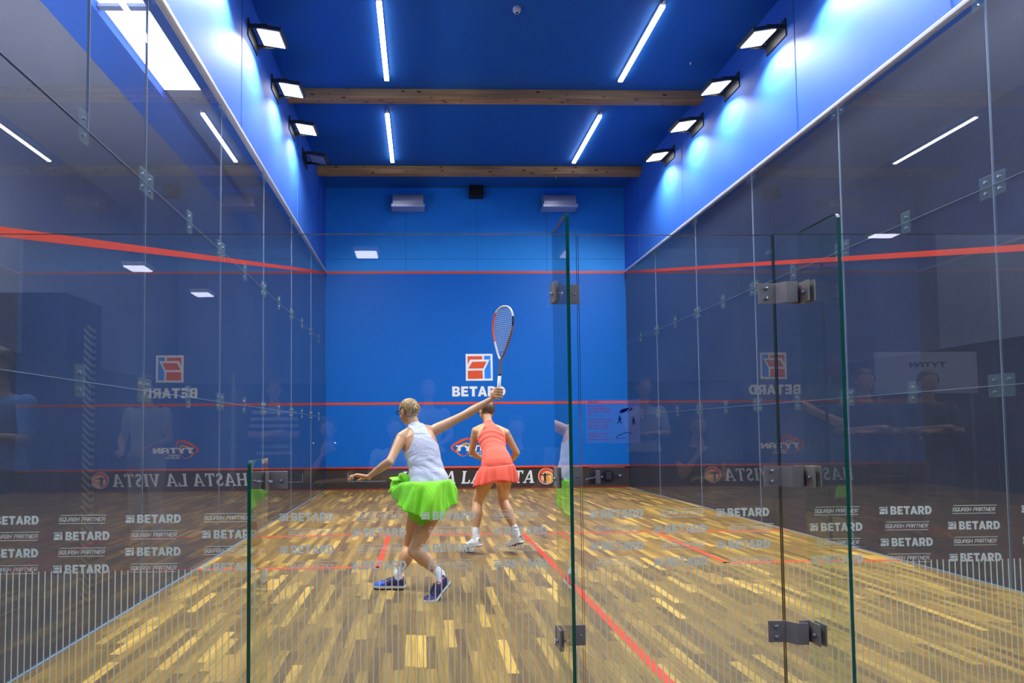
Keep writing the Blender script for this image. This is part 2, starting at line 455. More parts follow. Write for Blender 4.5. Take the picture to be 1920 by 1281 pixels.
# heavy sans capitals, cap height 1
HEAVY = {
 'B': (.80, [[(0, 0)]+arc(.47, .275, .33, .275, -90, 40)+[(.62, .53)]+arc(.44, .735, .31, .265, -20, 90)+[(0, 1)],
             [(.27, .21), (.27, .40), (.43, .40)]+arc(.43, .305, .09, .095, 80, -80, 6)+[(.43, .21)],
             [(.27, .60), (.27, .79), (.41, .79)]+arc(.41, .695, .09, .095, 80, -80, 6)+[(.41, .60)]]),
 'E': (.72, [[(0, 0), (.70, 0), (.70, .23), (.28, .23), (.28, .39), (.64, .39), (.64, .61), (.28, .61), (.28, .77), (.69, .77), (.69, 1), (0, 1)]]),
 'T': (.78, [[(.25, 0), (.53, 0), (.53, .76), (.78, .76), (.78, 1), (0, 1), (0, .76), (.25, .76)]]),
 'A': (.94, [[(0, 0), (.28, 0), (.335, .18), (.605, .18), (.66, 0), (.94, 0), (.60, 1), (.34, 1)], [(.40, .39), (.54, .39), (.47, .66)]]),
 'R': (.82, [[(0, 0), (.28, 0), (.28, .30), (.36, .30), (.52, 0), (.83, 0), (.62, .36)]+arc(.46, .66, .34, .34, -35, 90)+[(0, 1)],
             [(.28, .51), (.28, .78), (.43, .78)]+arc(.43, .645, .10, .135, 80, -80, 6)+[(.43, .51)]]),
 'D': (.84, [[(0, 0)]+arc(.38, .5, .46, .5, -90, 90, 16)+[(0, 1)],
             [(.28, .23), (.28, .77), (.37, .77)]+arc(.37, .5, .19, .27, 85, -85, 10)+[(.37, .23)]]),
}
def heavy_loops(word, gap=.10):
    x = 0; L = []
    for ch in word:
        w, lp = HEAVY[ch]
        L += [[(u+x, v) for u, v in q] for q in lp]; x += w+gap
        if ch == 'T': x -= .05
        if ch == 'A': x -= .03
    W = x-gap
    return L, W

# slanted slab serif capitals, cap height 1
def thick(pts, w):
    L, R_ = [], []
    for i, p in enumerate(pts):
        a = pts[max(i-1, 0)]; b = pts[min(i+1, len(pts)-1)]
        dx, dy = b[0]-a[0], b[1]-a[1]; d = math.hypot(dx, dy) or 1
        ww = w*(0.5+.5*math.sin(PI*(i/(len(pts)-1)))) if len(pts) > 3 else w
        L.append((p[0]-dy/d*ww/2, p[1]+dx/d*ww/2)); R_.append((p[0]+dy/d*ww/2, p[1]-dx/d*ww/2))
    return L+R_[::-1]
SERIF = {
 'H': (.92, [[(0, 0), (.34, 0), (.34, .09), (.27, .09), (.27, .45), (.65, .45), (.65, .09), (.58, .09), (.58, 0), (.92, 0), (.92, .09), (.85, .09), (.85, .91), (.92, .91), (.92, 1), (.58, 1), (.58, .91), (.65, .91), (.65, .55), (.27, .55), (.27, .91), (.34, .91), (.34, 1), (0, 1), (0, .91), (.07, .91), (.07, .09), (0, .09)]]),
 'A': (.92, [[(-.04, 0), (.26, 0), (.26, .09), (.17, .09), (.235, .27), (.60, .27), (.63, .09), (.55, .09), (.55, 0), (.94, 0), (.94, .09), (.86, .09), (.60, 1), (.42, 1), (.06, .09), (-.04, .09)], [(.28, .37), (.57, .37), (.47, .78)]]),
 'S': (.62, [thick([(.56, .74), (.50, .88), (.36, .945), (.19, .90), (.12, .76), (.18, .62), (.34, .52), (.48, .40), (.52, .25), (.44, .11), (.27, .05), (.12, .11), (.05, .27)], .2)]),
 'T': (.80, [[(.25, 0), (.57, 0), (.57, .09), (.50, .09), (.50, .90), (.66, .90), (.72, .74), (.80, .74), (.80, 1), (0, 1), (0, .74), (.08, .74), (.14, .90), (.30, .90), (.30, .09), (.25, .09)]]),
 'L': (.74, [[(0, 0), (.72, 0), (.74, .30), (.66, .30), (.58, .10), (.28, .10), (.28, .91), (.36, .91), (.36, 1), (0, 1), (0, .91), (.07, .91), (.07, .09), (0, .09)]]),
 'V': (.90, [[(.36, 0), (.50, 0), (.84, .91), (.92, .91), (.92, 1), (.60, 1), (.60, .91), (.70, .91), (.49, .28), (.33, .91), (.42, .91), (.42, 1), (.02, 1), (.02, .91), (.10, .91)]]),
 'I': (.36, [[(0, 0), (.36, 0), (.36, .09), (.29, .09), (.29, .91), (.36, .91), (.36, 1), (0, 1), (0, .91), (.07, .91), (.07, .09), (0, .09)]]),
}
def serif_loops(word, gap=.12, space=.42, shear=.14):
    x = 0; L = []
    for ch in word:
        if ch == ' ': x += space; continue
        w, lp = SERIF[ch]; L += [[(u+x+v*shear, v) for u, v in q] for q in lp]; x += w+gap
    return L, x-gap+shear

EMBLEM = {   # unit square, origin bottom left
 'orange': [[(.074, .915), (.611, .915), (.611, .794), (.163, .794), (.074, .596)],
            [(.24, .706), (.778, .715), (.652, .459), (.096, .459)],
            [(.074, .376), (.62, .385), (.63, .079), (.08, .07)]],
 'blue': [[(.689, .925), (.92, .93), (.92, .794), (.689, .789)],
          [(.889, .783), (.925, .787), (.931, .083), (.70, .079), (.693, .394)]],
}
# ------------------------------------------------------------------ court shell
H_CEIL = 6.43
bm = bmesh.new(); box(bm, (-3.2, 0, -.06), (3.2, 9.75, 0))
floor = tag(obj('floor', bm, M['parquet']), 'strip parquet court floor', kind='structure')
def flat(name, x0, x1, y0, y1, label=None):
    bm = bmesh.new(); box(bm, (x0, y0, 0), (x1, y1, .0012)); return obj(name, bm, M['line_red'], floor, label=label)
flat('short_line', -3.2, 3.2, 4.26, 4.31)
flat('half_court_line', -.025, .025, 0, 4.26)
for s in (-1, 1):
    bm = bmesh.new()
    xa, xb = sorted((s*1.55, s*1.60)); box(bm, (xa, 2.61, 0), (xb, 4.26, .0012))
    xa, xb = sorted((s*1.55, s*3.2)); box(bm, (xa, 2.61, 0), (xb, 2.66, .0012))
    obj('service_box_line', bm, M['line_red'], floor)

bm = bmesh.new(); box(bm, (-3.2, 9.75, 0), (3.2, 9.85, 4.57))
wf = tag(obj('wall_front', bm, M['blue_low']), 'blue front wall of the court', kind='structure')
bm = bmesh.new(); box(bm, (-3.2, 9.75, 4.57), (3.2, 9.85, H_CEIL)); obj('upper_panel', bm, M['blue_up'], wf)
for z in (4.57, 1.78):
    bm = bmesh.new(); box(bm, (-3.2, 9.747, z), (3.2, 9.752, z+.05))
    obj('out_line' if z > 3 else 'service_line', bm, M['line_red'], wf)
# panel seams on the upper front wall
bm = bmesh.new()
for x in (-1.5, .02, 1.52): box(bm, (x-.003, 9.746, 4.62), (x+.003, 9.751, H_CEIL))
box(bm, (-3.2, 9.746, 4.88), (3.2, 9.751, 4.886))
obj('panel_seam', bm, M['blue_ceil'], wf)

# front wall lettering and emblem
def wl(name, me, mat, parent=wf, label=None): return obj_me(name, me, mat, parent, label=label)
L, W = heavy_loops('BETARD')
wl('wall_lettering', poly_mesh([[(u/W*1.128, v*.212) for u, v in q] for q in L], .003, wallplace(-.535, 9.747, 1.946)), M['white_letter'], label='white capital lettering BETARD')
bm = bmesh.new(); box(bm, (-.244, 9.7455, 2.277), (.327, 9.75, 2.847)); em = obj('wall_emblem', bm, M['white_letter'], wf)
for k, mt in (('orange', 'logo_orange'), ('blue', 'logo_blue')):
    wl('emblem_block', poly_mesh([[(u*.571, v*.57) for u, v in q] for q in EMBLEM[k]], .002, wallplace(-.244, 9.7445, 2.277)), M[mt], em)
# second sponsor mark low on the wall
def ringpoly(pts, w):
    c = catmull([(*p, 0) for p in pts], 6, True); n = len(c)
    ctr = sum(c)/n
    out = [(p[0], p[1]) for p in c]; inn = []
    for i, p in enumerate(c):
        d = ctr-p; L_ = np.linalg.norm(d)
        ww = w*(.55+.45*math.sin(2*PI*i/n+.6))
        q = p+d/L_*ww; inn.append((q[0], q[1]))
    return [out, inn]
mk = wl('sponsor_mark', poly_mesh(ringpoly([(-.02, .22), (.20, .38), (.42, .40), (.44, .22), (.30, .04), (.10, .10)], .055), .002, wallplace(-.555, 9.747, .66)), M['logo_orange'])
wl('sponsor_mark_ring', poly_mesh(ringpoly([(.10, .17), (.20, .28), (.36, .30), (.37, .15), (.26, .02), (.13, .07)], .05), .002, wallplace(-.555, 9.745, .66)), M['logo_yellow'], mk)
wl('sponsor_lettering', stroke_text('TYTAN', .80, .135, wallplace(-.452, 9.742, .785), .30, .06, .34), M['white_letter'], mk)
wl('sponsor_small_lettering', stroke_text('SPORT', .24, .04, wallplace(-.17, 9.742, .73), .2, 0), M['white_letter'], mk)
wl('sponsor_small_lettering', stroke_text('CENTER', .28, .04, wallplace(-.18, 9.742, .68), .2, 0), M['white_letter'], mk)

# tin
bm = bmesh.new(); box(bm, (-3.19, 9.72, 0.015), (3.19, 9.75, .43))
tin = tag(obj('tin_board', bm, M['tin']), 'charcoal tin board along the foot of the blue front wall', 'tin board')
bm = bmesh.new(); cyl(bm, (-3.19, 9.722, .452), (3.19, 9.722, .452), .027, 14); obj('top_rail', bm, M['line_red'], tin, True, 'red rounded rail')
bm = bmesh.new(); box(bm, (-3.19, 9.712, .0), (3.19, 9.75, .03)); obj('foot_strip', bm, pbr('foot_strip_red', '#7a2a1c', .6), tin)
L, W = serif_loops('HASTA LA VISTA')
wx = 0
for wd in ('HASTA', 'LA', 'VISTA'):
    Lw, Ww = serif_loops(wd)
    obj_me('tin_lettering', poly_mesh([[((u+wx)/W*2.80, v*.262) for u, v in q] for q in Lw], .003, wallplace(-1.605, 9.7185, .115)), M['white_letter'], tin, label='white italic serif word ' + wd)
    wx += Ww-.14+.12+.42
circ = lambda cx, cy_, r, n=28: arc(cx, cy_, r, r, 0, 360*(n-1)/n, n-1)
e1 = obj_me('tin_emblem', poly_mesh([circ(0, 0, .175)], .003, wallplace(1.43, 9.7185, .255)), M['white_letter'], tin)
for r, dx, dy, mt, dz in ((.165, 0, 0, 'logo_orange', 1), (.128, .02, -.03, 'white_letter', 2), (.118, .025, -.035, 'logo_yellow', 3), (.085, .012, -.05, 'white_letter', 4), (.062, .02, -.06, 'logo_yellow', 5)):
    obj_me('emblem_disc', poly_mesh([circ(0, 0, r)], .001, wallplace(1.43+dx, 9.7180-dz*.0012, .255+dy)), M[mt], e1)
fig = [(-.10, .055), (-.02, .05), (-.02, .075), (0, .085), (.02, .075), (.02, .05), (.10, .045), (.10, .03), (.025, .02), (.02, -.05), (.03, -.13), (.005, -.13), (0, -.06), (-.01, -.13), (-.035, -.13), (-.025, -.04), (-.03, .025), (-.10, .035)]
obj_me('emblem_figure', poly_mesh([fig], .001, wallplace(1.40, 9.7095, .245)), M['tin'], e1)
bm = bmesh.new()
box(bm, (-2.735, 9.7175, .18), (-2.722, 9.72, .36)); box(bm, (-2.735, 9.7175, .175), (-1.955, 9.72, .188))
obj('outline_mark', bm, M['joint'], tin)

# side walls: tinted glass below, blue above
def side(s, name, wname):
    x0, x1 = sorted((s*3.2, s*3.35))
    bm = bmesh.new(); box(bm, (x0, -.4, 4.62), (x1, 9.75, H_CEIL))
    w = tag(obj(name, bm, M['blue_side']), 'blue upper side wall', kind='structure')
    bm = bmesh.new()
    for y in (1.9, 3.9, 6.9, 8.9): box(bm, (s*3.197-.002, y-.003, 4.66), (s*3.197+.002, y+.003, H_CEIL))
    obj('panel_seam', bm, M['blue_ceil'], w)
    xi = s*3.2
    bm = bmesh.new(); a, b = sorted((s*3.202, s*3.214)); box(bm, (a, 0, 0), (b, 9.75, 4.58))
    g = tag(obj(wname, bm, M['side_glass']), 'tinted side glass wall', kind='structure')
    cols = [1.625*i for i in range(1, 6)]; rows = [1.525, 3.06]
    a, b = sorted((s*3.199, s*3.216))
    for y in cols:
        bm = bmesh.new(); box(bm, (a, y-.0025, 0), (b, y+.0025, 4.58)); obj('vertical_joint', bm, M['joint'], g)
    if s < 0:
        bm = bmesh.new(); box(bm, (a, .865, 3.06), (b, .870, 4.58)); obj('vertical_joint', bm, M['joint'], g)
    for z in rows:
        bm = bmesh.new(); box(bm, (a, 0, z-.0018), (b, 9.75, z+.0018)); obj('horizontal_joint', bm, M['joint'], g)
    # plates clamping the panes together, on the outer face
    po, pi_ = s*3.226, s*3.214
    protos = {}
    def plate(y, z, hw, hh, holes):
        key = (hw, hh)
        if key not in protos:
            bm = bmesh.new(); box(bm, (-.005, -hw, -hh), (.005, hw, hh), bev=.003)
            p = obj('clamp_plate', bm, M['clampfilm'], g); protos[key] = p
            p.location = (s*3.196, y, z)
        else:
            p = protos[key].copy(); COL.objects.link(p); p.parent = g; p.location = (s*3.196, y, z)
        for dy, dz in holes:
            if 'b' not in protos:
                bm = bmesh.new(); cyl(bm, (-.007, 0, 0), (.007, 0, 0), .011, 12); q = obj('bolt', bm, M['bolt'], p); protos['b'] = q
            else:
                q = protos['b'].copy(); COL.objects.link(q); q.parent = p
            q.location = (0, dy, dz)
    for z in rows:
        for y in cols: plate(y, z, .10, .085, [(-.055, -.045), (.055, -.045), (-.055, .045), (.055, .045)])
        for i in range(6): plate(.8125+1.625*i, z, .045, .095, [(0, -.05), (0, .05)])
    for y in cols: plate(y, 4.53, .10, .05, [(-.055, -.01), (.055, -.01)])
    # out line sloping down from the front wall
    bm = bmesh.new()
    P = [(0, 2.13), (9.75, 4.57), (9.75, 4.62), (0, 2.18)]
    xa, xb = s*3.2012, s*3.1992
    A = [bm.verts.new((xa, y, z)) for y, z in P]; B = [bm.verts.new((xb, y, z)) for y, z in P]
    bm.faces.new(A); bm.faces.new(B[::-1])
    for i in range(4): bm.faces.new((A[i], A[(i+1) % 4], B[(i+1) % 4], B[i]))
    obj('out_line', bm, M['line_red'], g)
    bm = bmesh.new(); a, b = sorted((s*3.17, s*3.23)); box(bm, (a, -.05, 4.575), (b, 9.75, 4.625), bev=.008)
    return w, g
wl_, gl_ = side(-1, 'wall_left', 'window_1')
wr_, gr_ = side(1, 'wall_right', 'window_2')
for i, s in enumerate((-1, 1)):
    bm = bmesh.new(); a, b = sorted((s*3.172, s*3.23)); box(bm, (a, -.05, 4.577), (b, 9.745, 4.622), bev=.008)
    tag(obj('trim_%d' % (i+1), bm, M['alu'], smooth=False), 'aluminium rail on top of the side glass', kind='structure')
    bm = bmesh.new(); a, b = sorted((s*3.185, s*3.2)); box(bm, (a, 0, 0), (b, 9.72, .007))
    tag(obj('baseboard_left' if s < 0 else 'baseboard_right', bm, M['joint']), kind='structure')

bm = bmesh.new(); box(bm, (-3.35, -7.5, H_CEIL), (3.35, 9.85, H_CEIL+.1))
tag(obj('ceiling', bm, M['blue_ceil']), 'dark blue court ceiling', kind='structure')

# ------------------------------------------------------------------ back glass wall, door and fins
BT = .012
def pane(x0, x1, z0, z1, name, label, **kw):
    bm = bmesh.new(); box(bm, (x0, -BT/2, z0), (x1, BT/2, z1))
    for f in bm.faces:
        f.material_index = 0 if abs(f.normal.y) > .5 else 1
    bm.normal_update()
    for f in bm.faces: f.material_index = 0 if abs(f.normal.y) > .5 else 1
    return tag(obj(name, bm, [M['glass'], M['glass_edge_dark']]), label, **kw)
w3 = pane(-3.19, -.446, .01, 2.13, 'window_3', 'wide clear glass pane left of the door', kind='structure')
w4 = pane(.492, 3.19, .01, 2.13, 'window_4', 'wide clear glass pane right of the door', kind='structure')
door = pane(-.438, .484, .02, 2.125, 'door_1', 'clear glass court door with steel hinges', kind='structure')

def host(x): return w3 if x < -.44 else (door if x < .48 else w4)
YF = -BT/2-.0012
Lh, Wh = heavy_loops('BETARD')
marks = {w3: [], door: [], w4: []}; marks2 = {w3: [], door: [], w4: []}
def brand(x, z):
    h = .0385; w = .195
    me = poly_mesh([[(u/Wh*w+.052, v*h) for u, v in q] for q in Lh], .0004, wallplace(x, YF, z))
    me2 = poly_mesh([[(u*.044, v*.040) for u, v in q] for k in EMBLEM for q in EMBLEM[k]], .0004, wallplace(x-.003, YF, z-.0008))
    marks[host(x+.01)] += [me, me2]
def partner(x, z):
    me = stroke_text('SQUASH PARTNER', .205, .0185, wallplace(x+.002, YF, z+.0100))
    bmx = bmesh.new(); box(bmx, (x+.007, YF-.0002, z+.0365), (x+.213, YF, z+.039)); box(bmx, (x, YF-.0002, z), (x+.206, YF, z+.0025))
    m2 = bpy.data.meshes.new('b'); bmx.to_mesh(m2); bmx.free()
    marks2[host(x+.01)] += [me, m2]
B1 = [-3.147, -2.514, -1.824, -1.181, -.407, .182, .949, 1.626, 2.28, 2.93]
B2 = [-2.832, -2.172, -1.497, -.851, -.111, .618, 1.272, 1.93, 2.58]
S1 = [-2.812, -2.165, -1.478, -.851, -.085, .641, 1.294, 1.95, 2.6]
S2 = [-3.11, -2.492, -1.787, -1.15, -.384, .235, .971, 1.64, 2.3, 2.93]
zr = [.8065, .7335, .660, .586]
for r, z in enumerate(zr):
    for x in (B1 if r % 2 == 0 else B2): 
        if x < 2.99: brand(x, z)
    for x in (S2 if r % 2 else S1):
        if x < 2.98: partner(x, z+.001)
for h_, ms in marks.items(): obj('brand_lettering', join(ms), M['frost'], h_, label='frosted BETARD marks on the glass')
for h_, ms in marks2.items(): obj('partner_lettering', join(ms), M['frost'], h_, label='frosted SQUASH PARTNER marks on the glass')
for h_, (xa, xb) in {w3: (-3.18, -.46), door: (-.425, .475), w4: (.505, 3.18)}.items():
    bm = bmesh.new(); x = xa
    while x < xb:
        box(bm, (x, YF-.0004, .03), (x+.0052, YF, .597)); x += .0282
    obj('stripe_band', bm, M['frost_line'], h_, label='frosted upright pinstripes on the glass')

def fin(x, top, label, tilt=0.0):
    pts = [(-.006, 0), (-.27, 0)]+[(-.27+.022-.022*math.cos(math.radians(a)), top-.022+.022*math.sin(math.radians(a))) for a in (0, 30, 60, 90)]+[(-.006, top)]
    e = empty('glass_fin', (x, -.14, 0), label, 'glass fin')
    bm = bmesh.new()
    A = [bm.verts.new((x-.0075, y, z)) for y, z in pts]; B = [bm.verts.new((x+.0075, y, z)) for y, z in pts]
    bm.faces.new(A[::-1]); bm.faces.new(B)
    n = len(pts)
    for i in range(n):
        f = bm.faces.new((A[i], A[(i+1) % n], B[(i+1) % n], B[i])); f.material_index = 0 if i == n-1 else 1
    bmesh.ops.recalc_face_normals(bm, faces=bm.faces)
    obj('fin_blade', bm, [M['fin_glass'], M['glass_edge']], e)
    return e
f1 = fin(-.555, 2.135, 'tall upright glass fin left of the glass door')
f2 = fin(.612, 2.135, 'tall upright glass fin right of the glass door')
f3 = fin(-1.885, 1.095, 'short waist-high glass fin at the far left')

def bolt(parent, p, d, r=.009, l=.018):
    bm = bmesh.new(); p = V(p); d = V(d); cyl(bm, p, p+d*l*.6, r, 14); cyl(bm, p+d*l*.6, p+d*l, r, 14, r*.6); obj('bolt', bm, M['bolt'], parent, True)
def angle(fin_e, x, z, xr, h=.092):
    """L clamp: a plate on the wall glass and a pair of cheeks on the fin"""
    bm = bmesh.new()
    box(bm, (x-.02, -.012, z), (xr, -BT/2, z+h), bev=.002)
    c = obj('angle_clamp', bm, M['steel'], fin_e, label='brushed steel angle clamp')
    for sgn in (-1, 1):
        bm = bmesh.new(); a, b = sorted((x+sgn*.008, x+sgn*.017)); box(bm, (a, -.085, z), (b, -.012, z+h), bev=.002); obj('cheek_plate', bm, M['steel'], c)
        bolt(c, (x+sgn*.017, -.055, z+h*.42), (sgn, 0, 0), .008, .014)
    bolt(c, (xr-.022, -.012, z+h*.5), (0, -1, 0), .005, .004)
    return c
angle(f1, -.555, 1.797, -.437+.0); angle(f1, -.555, .952, -.437); angle(f1, -.555, .232, -.437)
# plates of the short fin
bm = bmesh.new(); box(bm, (-1.957, -.012, .955), (-1.788, -BT/2, 1.035), bev=.002); c3 = obj('clamp_plate', bm, M['steel'], f3)
for sgn in (-1, 1):
    bm = bmesh.new(); a, b = sorted((-1.885+sgn*.008, -1.885+sgn*.015)); box(bm, (a, -.06, .953), (b, -.012, 1.035), bev=.0015); obj('cheek_plate', bm, M['steel'], c3)
    bolt(c3, (-1.885+sgn*.015, -.035, .99), (sgn, 0, 0), .007, .02)
for x in (-1.93, -1.815): bolt(c3, (x, -.012, .992), (0, -1, 0), .007, .008)

def hinge(z):
    h = .096
    prof = [(.405, -.014), (.487, -.014), (.515, -.052), (.565, -.052), (.552, -.014), (.602, -.014)]
    bm = bmesh.new()
    t_ = .005
    up_, lo_ = [], []
    for i, p in enumerate(prof):
        a = prof[max(i-1, 0)]; b = prof[min(i+1, len(prof)-1)]
        dx, dy = b[0]-a[0], b[1]-a[1]; d = math.hypot(dx, dy)
        n_ = (-dy/d, dx/d)
        up_.append((p[0]+n_[0]*t_/2, p[1]+n_[1]*t_/2)); lo_.append((p[0]-n_[0]*t_/2, p[1]-n_[1]*t_/2))
    ring = up_+lo_[::-1]
    A = [bm.verts.new((x, y, z)) for x, y in ring]; B = [bm.verts.new((x, y, z+h)) for x, y in ring]
    n = len(ring)
    k = len(prof)
    for i in range(k-1):
        bm.faces.new((A[i], A[i+1], A[n-2-i], A[n-1-i])); bm.faces.new((B[n-1-i], B[n-2-i], B[i+1], B[i]))
    for i in range(n): bm.faces.new((A[i], B[i], B[(i+1) % n], A[(i+1) % n]))
    bmesh.ops.recalc_face_normals(bm, faces=bm.faces)
    hg = obj('hinge', bm, M['steel'], door, label='brushed steel Z-shaped hinge')
    for xx in (.594, .622):
        bm = bmesh.new(); box(bm, (xx, -.085, z), (xx+.008, -.012, z+h), bev=.0015); obj('cheek_plate', bm, M['steel'], hg)
    for zz in (z+.024, z+.072): bolt(hg, (.44, -.0165, zz), (0, -1, 0), .0095, .008)
    bolt(hg, (.594, -.06, z+.045), (-1, 0, 0), .008, .014); bolt(hg, (.630, -.06, z+.045), (1, 0, 0), .006, .008)
hinge(1.796); hinge(.943); hinge(.234)
# latch with its pull and keyhole
bm = bmesh.new(); box(bm, (-.412, -.016, .960), (-.243, -BT/2, 1.040), bev=.003)
lt = obj('latch', bm, M['steel_dark'], door, label='dark steel latch plate')
bm = bmesh.new(); box(bm, (-.383, -.034, .965), (-.362, -.016, 1.025), bev=.002); obj('latch_pull', bm, M['steel'], lt)
bm = bmesh.new(); cyl(bm, (-.32, -.016, 1.0), (-.32, -.021, 1.0), .026, 24); obj('lock_ring', bm, M['housing'], lt)
bm = bmesh.new(); box(bm, (-.334, -.024, .982), (-.308, -.0205, 1.018), bev=.003); obj('lock_core', bm, M['steel_dark'], lt)
bolt(lt, (-.268, -.016, 1.0), (0, -1, 0), .0085, .007); bolt(lt, (-.352, -.016, .995), (0, -1, 0), .007, .006)
bm = bmesh.new(); cyl(bm, (-.43, -.03, .985), (-.372, -.03, .998), .0035, 10); obj('latch_bolt', bm, M['bolt'], lt)

# printed notice on the door
sx0, sx1, sz0, sz1 = -.417, -.165, 1.150, 1.352
bm = bmesh.new(); box(bm, (sx0, YF-.0004, sz0), (sx1, YF, sz1)); sg = obj('notice_film', bm, M['sign'], door, label='translucent notice film with red and blue print')
rows_ = [('ZAKAZ:', .053, .011, 1.334), ('GRY W OBUWIU', .082, .0062, 1.317), ('Z CZARNA PODESZWA', .105, .0062, 1.306), ('NON MARKING SHOES', .108, .0062, 1.292), ('ONLY', .025, .0062, 1.281),
         ('GRY PRZY OTWARTYCH', .112, .0062, 1.254), ('DRZWIACH DO KORTU', .105, .0062, 1.243), ('FOR SAFETY CLOSE', .098, .0062, 1.228), ('THE DOOR PROPERLY', .1, .0062, 1.217),
         ('UZYWAJ OKULAROW', .095, .0062, 1.190), ('OCHRONNYCH', .067, .0062, 1.179), ('USE SAFETY GLASSES', .105, .0062, 1.164)]
ms = [stroke_text(tx, w, h, wallplace(-.408, YF-.001, z), .2, .15) for tx, w, h, z in rows_]
obj('notice_text', join(ms), M['sign_red'], sg, label='red printed words')
shoe_ = [[(0, 0), (.012, .016), (.05, .024), (.057, .027), (.03, .004), (.012, -.002)], [(.036, .004), (.064, .024), (.060, .012)]]
def stick(x, z, s=1, m=1):
    L = []
    def seg(a, b, w): L.append(thick([(x+m*a[0]*s, z+a[1]*s), (x+m*b[0]*s, z+b[1]*s)], w*s))
    seg((0, .026), (0, .012), .007); seg((0, .013), (-.009, 0), .004); seg((0, .013), (.006, .004), .004); seg((.006, .004), (.004, -.004), .003)
    seg((0, .023), (.011, .019), .003); seg((0, .023), (-.008, .015), .003); L.append(circ(x, z+.031*s, .0035*s, 10)); return L
ms = [poly_mesh([[(u+.155, v+.14) for u, v in q]], .0003, wallplace(sx0, YF-.0008, sz0)) for q in shoe_]
for q in stick(.157, .092)+stick(.222, .086, 1, -1): ms.append(poly_mesh([q], .0003, wallplace(sx0, YF-.0008, sz0)))
ms.append(poly_mesh([thick([(.145+.035*math.cos(a)+.03, .034+.010*math.sin(a)+.12*0+.010*math.cos(a)) for a in [i*.3-.4 for i in range(19)]], .0028)], .0003, wallplace(sx0, YF-.0008, sz0)))
obj('notice_pictograms', join(ms), M['sign_blue'], sg, label='blue printed pictograms')

# ------------------------------------------------------------------ overhead
for y0, y1, z0, lab in ((6.09, 6.26, 6.285, 'knotty pine beam across the ceiling, nearer of the two'), (8.70, 8.86, 6.28, 'knotty pine beam across the ceiling by the front wall')):
    bm = bmesh.new(); box(bm, (-3.2, y0, z0), (3.2, y1, H_CEIL-.001), bev=.006); tag(obj('wooden_beam', bm, M['timber']), lab, 'beam')

def tube(x, y0, y1, lab):
    e = empty('tube_light', (x, (y0+y1)/2, H_CEIL), lab, 'tube light', 'slim ceiling tube lights')
    bm = bmesh.new(); box(bm, (x-.035, y0-.02, H_CEIL-.035), (x+.035, y1+.02, H_CEIL-.001), bev=.004); obj('housing', bm, M['white_plastic'], e)
    bm = bmesh.new(); box(bm, (x-.034, y0, H_CEIL-.06), (x+.034, y1, H_CEIL-.036), bev=.008); obj('diffuser', bm, M['tube'], e)
    bm = bmesh.new(); cyl(bm, (x, y0-.09, H_CEIL-.03), (x, y0-.02, H_CEIL-.03), .018, 12); obj('cable_gland', bm, M['white_plastic'], e)
tube(-1.66, 4.22, 5.80, 'slim glowing ceiling tube at the upper left, nearer of the left pair')
tube(1.80, 4.24, 5.79, 'slim glowing ceiling tube at the upper right, nearer of the right pair')
tube(-1.71, 6.74, 8.46, 'slim glowing ceiling tube left, between the two wooden beams')
tube(1.79, 6.76, 8.46, 'slim glowing ceiling tube right, between the two wooden beams')
tube(-1.66, 1.4, 3.0, 'slim glowing ceiling tube on the left close to the back glass')
tube(1.80, 1.4, 3.0, 'slim glowing ceiling tube on the right close to the back glass')

def flood(s, y, lab, on=True):
    x = s*2.97; z = 5.985
    e = empty('floodlight', (s*3.19, y, z), lab, 'floodlight', 'floodlights along the side walls')
    R = Matrix.Translation((x, y, z)) @ Matrix.Rotation(s*math.radians(-9), 4, 'Y') @ Matrix.Rotation(math.radians(3), 4, 'X')
    bm = bmesh.new(); box(bm, (-.16, -.185, .002), (.16, .185, .05), R=R, bev=.008)
    for k in range(7): box(bm, (-.12, -.12+.04*k-.004, .05), (.12, -.12+.04*k+.004, .075), R=R)
    obj('housing', bm, M['housing'], e)
    bm = bmesh.new(); box(bm, (-.13, -.155, -.006), (.13, .155, .002), R=R); obj('lens', bm, M['flood'] if on else M['flood_off'], e)
    if on:
        ld = bpy.data.lights.new('flood_beam', 'AREA'); ld.shape = 'RECTANGLE'; ld.size = .25; ld.size_y = .30
        ld.energy = FLOOD_WATTS; ld.color = (1.0, .965, .90); ld.spread = math.radians(136)
        lo = bpy.data.objects.new('flood_beam', ld); COL.objects.link(lo)
        lo.matrix_world = Matrix.Translation((x-s*.01, y, z-.016)) @ Matrix.Rotation(-s*math.radians(-17), 4, 'Y') @ Matrix.Rotation(math.radians(9 if y > 5 else 0), 4, 'X')
    bm = bmesh.new()
    for yy in (-.195, .187): box(bm, (min(x, s*3.2), y+yy, z-.0), (max(x, s*3.2), y+yy+.008, z+.05))
    a, b = sorted((s*3.185, s*3.2)); box(bm, (a, y-.2, z-.09), (b, y+.2, z+.12))
    obj('bracket', bm, M['housing'], e)
for s, ys in ((1, (4.24, 5.28, 6.32, 7.36)), (-1, (4.31, 5.40, 6.475))):
    nm = 'right' if s > 0 else 'left'
    for i, y in enumerate(ys):
        lab = ['lit floodlight high on the %s wall, nearest in view', 'lit floodlight on the %s wall, second in view', 'lit floodlight on the %s wall, third in view', 'lit floodlight on the %s wall, farthest from the camera'][i] % nm
        flood(s, y, lab)
flood(-1, 7.50, 'unlit floodlight on the left wall beyond the lit ones', False)
for s in (-1, 1):
    for k, y in enumerate((3.2, 2.15, 1.1)):
        flood(s, y, 'lit floodlight high on the %s wall near the back glass, %s' % ('right' if s > 0 else 'left', ('third', 'second', 'first')[k]))

